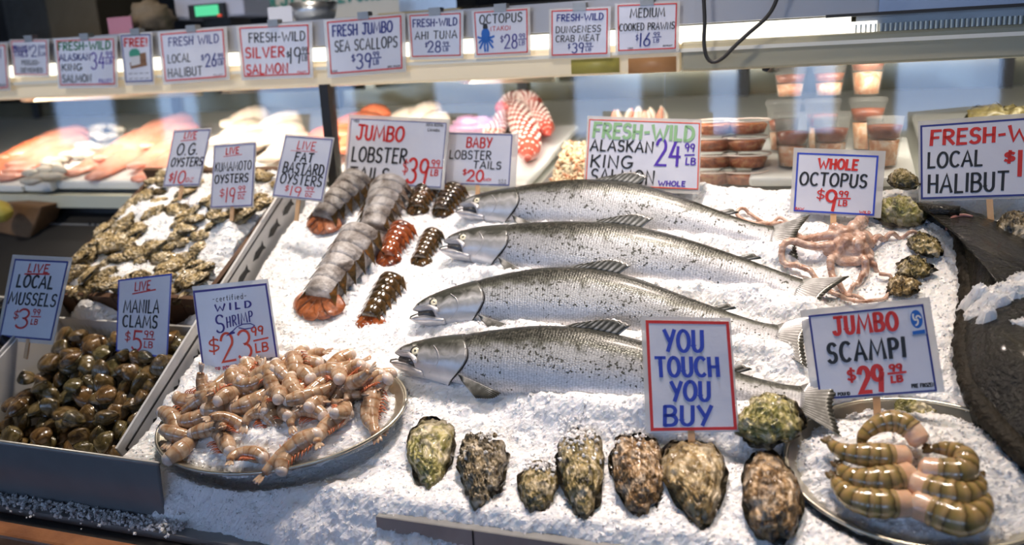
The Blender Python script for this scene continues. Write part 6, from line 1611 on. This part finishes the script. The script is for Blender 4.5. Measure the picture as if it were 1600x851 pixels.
for i, (p0, p1, w_, h) in enumerate((((292,184),(212,222),34,.066), ((262,192),(196,232),36,.06), ((300,196),(222,232),36,.058), ((236,206),(150,252),36,.052), ((250,212),(182,246),36,.052), ((210,228),(104,274),32,.036), ((222,232),(140,281),34,.036), ((300,212),(206,264),40,.044), ((304,226),(214,284),42,.034), ((296,240),(240,280),36,.030))):
    fillet('pink salmon fillet fanned on the wide white board behind the oyster signs', 'fillet', p0, p1, w_, h, .017, MT['fil_pink'], G3, bow=.012)
G4 = 'pale halibut fillets behind the oyster signs'
for i, (p0, p1, w_, h) in enumerate((((420,178),(345,198),34,.075), ((472,186),(388,206),36,.070), ((405,196),(332,226),36,.062), ((470,200),(395,228),38,.060), ((420,212),(340,250),42,.046), ((476,216),(410,254),40,.044))):
    fillet('thick cream white halibut fillet stacked left of the black post', 'fillet', p0, p1, w_, h, .022, MT['fil_white'], G4, bow=.008)
G5 = 'orange salmon fillets beside the black post'
for i, (p0, p1, w_, h) in enumerate((((575,186),(530,215),60,.07), ((600,200),(535,240),58,.055), ((520,205),(485,250),46,.05), ((505,226),(462,270),40,.035), ((600,176),(560,190),40,.07))):
    fillet('deep orange salmon fillet lying around the black post', 'fillet', p0, p1, w_, h, .020, MT['fil_orange'], G5)
G6 = 'pale fillets behind the jumbo lobster sign'
for i, (p0, p1, w_, h) in enumerate((((690,172),(630,186),38,.07), ((660,180),(600,196),36,.06), ((700,186),(650,200),34,.06))):
    fillet('pale pink white fillet behind the jumbo lobster sign', 'fillet', p0, p1, w_, h, .02, MT['fil_white'], G6)
# cooked octopus: purple mantle and red tentacles with white suckers
MT['octo_red'] = noisy('cooked_octopus_red', [(0.3, (0.42, 0.035, 0.02)), (0.7, (0.60, 0.10, 0.06))], 30, 4, .3, .2, coat=.4)
MT['octo_white'] = simple('cooked_sucker_white', (0.82, 0.68, 0.60), .3, coat=.3)
q = cpt(742, 200, .055)
crumple('cooked_octopus', 'smooth purple cooked octopus head left of the red tentacles', 'octopus', q, (.075, .05, .036), noisy('purple_octopus', [(0.3, (0.34, 0.16, 0.28)), (0.7, (0.52, 0.34, 0.46))], 12, 3, .25, .05, coat=.5), 2)
def tentacle(label, pts, wpx, h):
    pp, L_ = crom([cpt(x, y, h) for x, y in pts], 40); r0_ = wpx*(pp[0]-CAM).length/F/2
    t = thing('octopus_tentacle', label, 'octopus', pp[20]-CN*h, 'cooked octopus tentacles')
    rad = [r0_*(.40+.60*math.sin(PI*(.25+.6*k/39)))*(1 if k < 34 else 1-.13*(k-33)) for k in range(40)]
    b = MB(); b.tube(pp, rad, 14); b.build('arm', MT['octo_red'], t)
    b = MB(); 
    vd = (CAM-pp[20]).normalized()
    for k in range(0, 40, 2):
        t_ = (pp[min(39, k+1)]-pp[max(0, k-1)]).normalized(); e1 = (vd-t_*vd.dot(t_)).normalized(); e2 = t_.cross(e1)
        for an in (-1.1, -.55, 0, .55, 1.1):
            an2 = an+(.27 if (k//2) % 2 else 0); d = e1*math.cos(an2)+e2*math.sin(an2); c = pp[k]+d*rad[k]*.96; rs = rad[k]*.20
            u1 = t_; u2 = d.cross(t_); R = []
            for q_ in range(4):
                a = q_/3*PI/2; R.append([c+(u1*math.cos(2*PI*j/8)+u2*math.sin(2*PI*j/8))*rs*math.cos(a)+d*rs*.7*math.sin(a) for j in range(8)])
            b.rings(R)
    b.build('suckers', MT['octo_white'], t)['kind'] = 'stuff'; return t
tentacle('thick red cooked octopus tentacle with white suckers hanging down over the board', [(800,165),(815,190),(826,220),(824,250)], 38, .05)
tentacle('curled red octopus tentacle pointing right over the white board', [(815,160),(838,175),(850,195),(858,210)], 30, .06)
tentacle('red octopus tentacle at the top of the cooked pile', [(785,170),(800,158),(825,156),(842,168)], 30, .075)
tentacle('red octopus tentacle lying left behind the baby lobster sign', [(790,180),(775,200),(768,220),(800,230)], 28, .05)
# crab meat tray
ct = board('steel tray of shredded crab meat left of the Alaskan salmon sign', 846, 924, 296, .50, .018, 'meat_tray', MT['dull_steel'], 'tray')
b = MB(); rnd = random.Random(9)
for k in range(520):
    f = rnd.random(); x = 858+f*26+rnd.uniform(0, 50); y = 288-f*66; q = cpt(x, y, .026+.016*rnd.random()); r = rnd.uniform(.004, .009)
    rot = Matrix.Rotation(rnd.uniform(0, 6), 3, Vector((rnd.uniform(-1, 1), rnd.uniform(-1, 1), rnd.uniform(-1, 1))))
    b.add([q+rot @ (Vector(d)*r*rnd.uniform(.6, 1.2)) for d in ((1,0,0),(-1,0,0),(0,1,0),(0,-1,0),(0,0,1),(0,0,-1))], [(0,2,4),(2,1,4),(1,3,4),(3,0,4),(2,0,5),(1,2,5),(3,1,5),(0,3,5)])
o = b.build('crab_meat', noisy('crab_meat', [(0.35, (0.72, 0.24, 0.12)), (0.48, (0.80, 0.62, 0.38)), (0.7, (0.86, 0.80, 0.62))], 34, 3, .4, 0, rnd=False)); tag(o, 'shredded cream and orange crab meat heaped in the tray', 'crab meat'); o['kind'] = 'stuff'
G7 = 'pink crab claws above the Alaskan salmon sign'
for k in range(11):
    x = 962+k*7.5+rnd.uniform(-3, 3); q = cpt(x, 190+rnd.uniform(-4, 5), .04); d = Vector((rnd.uniform(-.4, .4), -.3, .9)).normalized()
    b = MB(); b.tube([q-d*.01, q+d*.012, q+d*.03, q+d*.042], [.009, .011, .007, .001], 10); o = b.build('crab_claw', MT['fil_white'] if k % 3 else MT['fil_pink']); tag(o, 'small pale pink crab claw in the pile above the Alaskan salmon sign', 'crab claw', G7)
# stacked round salad bowls
MT['clear'] = simple('clear_plastic', (0.82, 0.80, 0.74), .10, alpha=.09, coat=.6)
MT['salad'] = noisy('seafood_salad', [(0.3, (0.16, 0.05, 0.02)), (0.5, (0.46, 0.12, 0.04)), (0.7, (0.62, 0.34, 0.14))], 60, 4, .3, .4, coat=.4)
MT['salad_dark'] = noisy('dark_relish', [(0.3, (0.20, 0.04, 0.018)), (0.7, (0.42, 0.12, 0.05))], 40, 4, .3, .3, coat=.4)
MT['shrimp_fill'] = noisy('shrimp_cocktail', [(0.3, (0.60, 0.16, 0.05)), (0.5, (0.78, 0.42, 0.22)), (0.7, (0.86, 0.74, 0.6))], 45, 3, .35, .4, coat=.3)
def lathe(b, c, prof, n=28):
    b.rings([[c+Vector((r*math.cos(2*PI*j/n), r*math.sin(2*PI*j/n), z)) for j in range(n)] for r, z in prof])
def salad_bowl(label, base, s=1.0):
    t = thing('salad_bowl', label, 'bowl', base, 'stacked clear bowls of seafood salad')
    b = MB(); lathe(b, base, [(.0, 0), (.042*s, 0), (.052*s, .028), (.056*s, .030), (.054*s, .033), (.050*s, .034), (0, .036)]); b.build('tub', MT['clear'], t)
    b = MB(); lathe(b, base, [(.0, .002), (.040*s, .002), (.049*s, .022), (.040*s, .026), (0, .027)]); b.build('salad', MT['salad'], t)
    b = MB(); b.tube([base+Vector((.056*s*math.cos(2*PI*j/28), .056*s*math.sin(2*PI*j/28), .031)) for j in range(29)], .002, 6); b.build('rim', MT['octo_white'], t)
for ci, (px, nm) in enumerate(((1112, 'left column by the salmon sign'), (1162, 'right column of the bowls'))):
    b0 = cpt(px, 312, .006); 
    b0.y = 2.06; b0 = Vector((onY(px, 300, 2.06).x, 2.06, CO.z-.012))
    for k, ord_ in enumerate(('bottom', 'second from the bottom', 'third from the bottom', 'topmost')):
        salad_bowl('clear salad bowl, %s in the %s' % (ord_, nm), b0+Vector((.004*(k % 2), .012*k, .0372*k)), 1.0-.03*k)
# shrimp cocktail cups
def cup(label, px, py, Y, hgt=.10, red=.45, mfill=None, lid=True, z0=None):
    q = onY(px, py, Y); 
    if z0 is None: z0 = q.z
    c = Vector((q.x, Y, z0)); t = thing('shrimp_cup', label, 'cup', c, 'clear cups of shrimp cocktail')
    b = MB(); lathe(b, c, [(0, 0), (.029, 0), (.040, hgt), (.0425, hgt+.002), (.0385, hgt+.002), (.028, .002), (0, .002)]); b.build('cup', MT['clear'], t)
    b = MB(); lathe(b, c, [(0, .003), (.026, .003), (.026+.010*red, hgt*red), (0, hgt*red+.004)]); b.build('shrimp_filling', MT['shrimp_fill'], t)
    b = MB(); lathe(b, c, [(0, hgt*red+.005), (.025+.010*red, hgt*red+.005), (.0255+.0135*(red+.25), hgt*(red+.30)), (0, hgt*(red+.32))]); b.build('sauce', MT['salad_dark'], t)
    if lid:
        b = MB(); lathe(b, c, [(0, hgt+.004), (.043, hgt+.003), (.044, hgt+.008), (.040, hgt+.016), (0, hgt+.018)]); b.build('lid', MT['clear'], t)
YB = 2.07
zc = CO.z+.024+(YB-CO.y)*math.tan(CT)
cup('leftmost shrimp cocktail cup in the front row, left of the octopus sign', 1236, 280, YB, .105, .45, z0=zc)
cup('second shrimp cocktail cup in the front row behind the octopus sign', 1296, 280, YB, .105, .5, z0=zc)
cup('third cup in the front row, above the right edge of the octopus sign', 1378, 280, YB, .105, .55, z0=zc, lid=False)
z2 = CO.z+.024+(2.19-CO.y)*math.tan(CT)
cup('cup at the left of the second row of shrimp cocktails', 1222, 250, 2.19, .105, .4, z0=z2)
cup('cup in the middle of the second row of shrimp cocktails', 1282, 250, 2.19, .105, .5, z0=z2)
cup('cup at the right of the second row of shrimp cocktails', 1352, 250, 2.19, .105, .6, z0=z2)
cup('upper cup stacked on the second row, tallest of the cups', 1350, 220, 2.19, .085, .6, z0=z2+.125, lid=False)
cup('upper cup stacked on the left of the second row', 1232, 220, 2.19, .075, .4, z0=z2+.125)
cup('upper cup stacked in the middle of the second row', 1292, 220, 2.19, .075, .4, z0=z2+.125)
# bag of seaweed at the right
for i, (px, lab) in enumerate(((1545, 'crinkled clear bag of olive seaweed left above the halibut sign'), (1585, 'crinkled clear bag of olive seaweed at the right above the halibut sign'))):
    q = cpt(px, 196, .05); crumple('seaweed_bag', lab, 'bag', q, (.05, .045, .045), noisy('seaweed_green', [(0.3, (0.07, 0.055, 0.02)), (0.55, (0.24, 0.19, 0.07)), (0.72, (0.62, 0.56, 0.36))], 30, 5, .25, .6, coat=.6), 30+i)
# flat yellow and orange strips set on the valance
for x0, x1, y0, y1, cl, lab in ((893,967,90,116,(.52,.44,.10),'yellow plastic strip on the case front under the crab meat card'), (982,1056,88,115,(.62,.30,.12),'orange plastic strip on the case front under the prawn card')):
    a, c = onY(x0, y1, YC-.002), onY(x1, y0, YC-.002); b = MB(); b.box(((a.x+c.x)/2, YC-.0005, (a.z+c.z)/2), (c.x-a.x, .004, c.z-a.z)); o = b.build('colour_strip', simple('strip_'+lab[:6].strip(), cl, .4)); tag(o, lab, 'strip')
# ------------------------------------------------------------------ far left: lemon, paper bag, pipe
q = onY(0, 330, 1.80); b = MB(); R = []
for k in range(15):
    t_ = k/14; a = PI*t_; R.append([Vector((q.x-.045+.09*t_, q.y, q.z))+Vector((0, math.cos(2*PI*j/18), math.sin(2*PI*j/18)))*.032*max(.02, math.sin(a)**.75) for j in range(18)])
b.rings(R); o = b.build('lemon', noisy('lemon_skin', [(0.3, (0.70, 0.52, 0.06)), (0.7, (0.80, 0.66, 0.14))], 30, 3, .35, .2, bscale=140, coat=.2)); tag(o, 'yellow green lemon lying on the brown paper bag at the left edge', 'lemon')
bag0 = onY(20, 372, 1.88)
t = MB()
A_ = [onY(x, y, 1.86) for x, y in ((-60,352),(-60,322),(20,318),(66,322),(48,368),(45,374))]
z0 = 1.0
R = [[Vector((p.x, p.y+dy, p.z)) for p in A_] for dy in (0, .08)]
t.rings(R)
o = t.build('paper_sack', noisy('kraft_paper', [(0.3, (0.15, 0.075, 0.03)), (0.7, (0.26, 0.14, 0.06))], 8, 4, .7, .4), None, False); bevel(o, .006); tag(o, 'folded brown paper sack at the left edge below the salmon fillets', 'bag')
p0, p1 = onY(-40, 404, 1.80), onY(66, 375, 1.88)
b = MB(); b.tube([p0, p1], .009, 12); o = b.build('rail_pipe', MT['case_cream']); tag(o, 'pale rounded rail at the left edge above the mussels sign', 'rail')
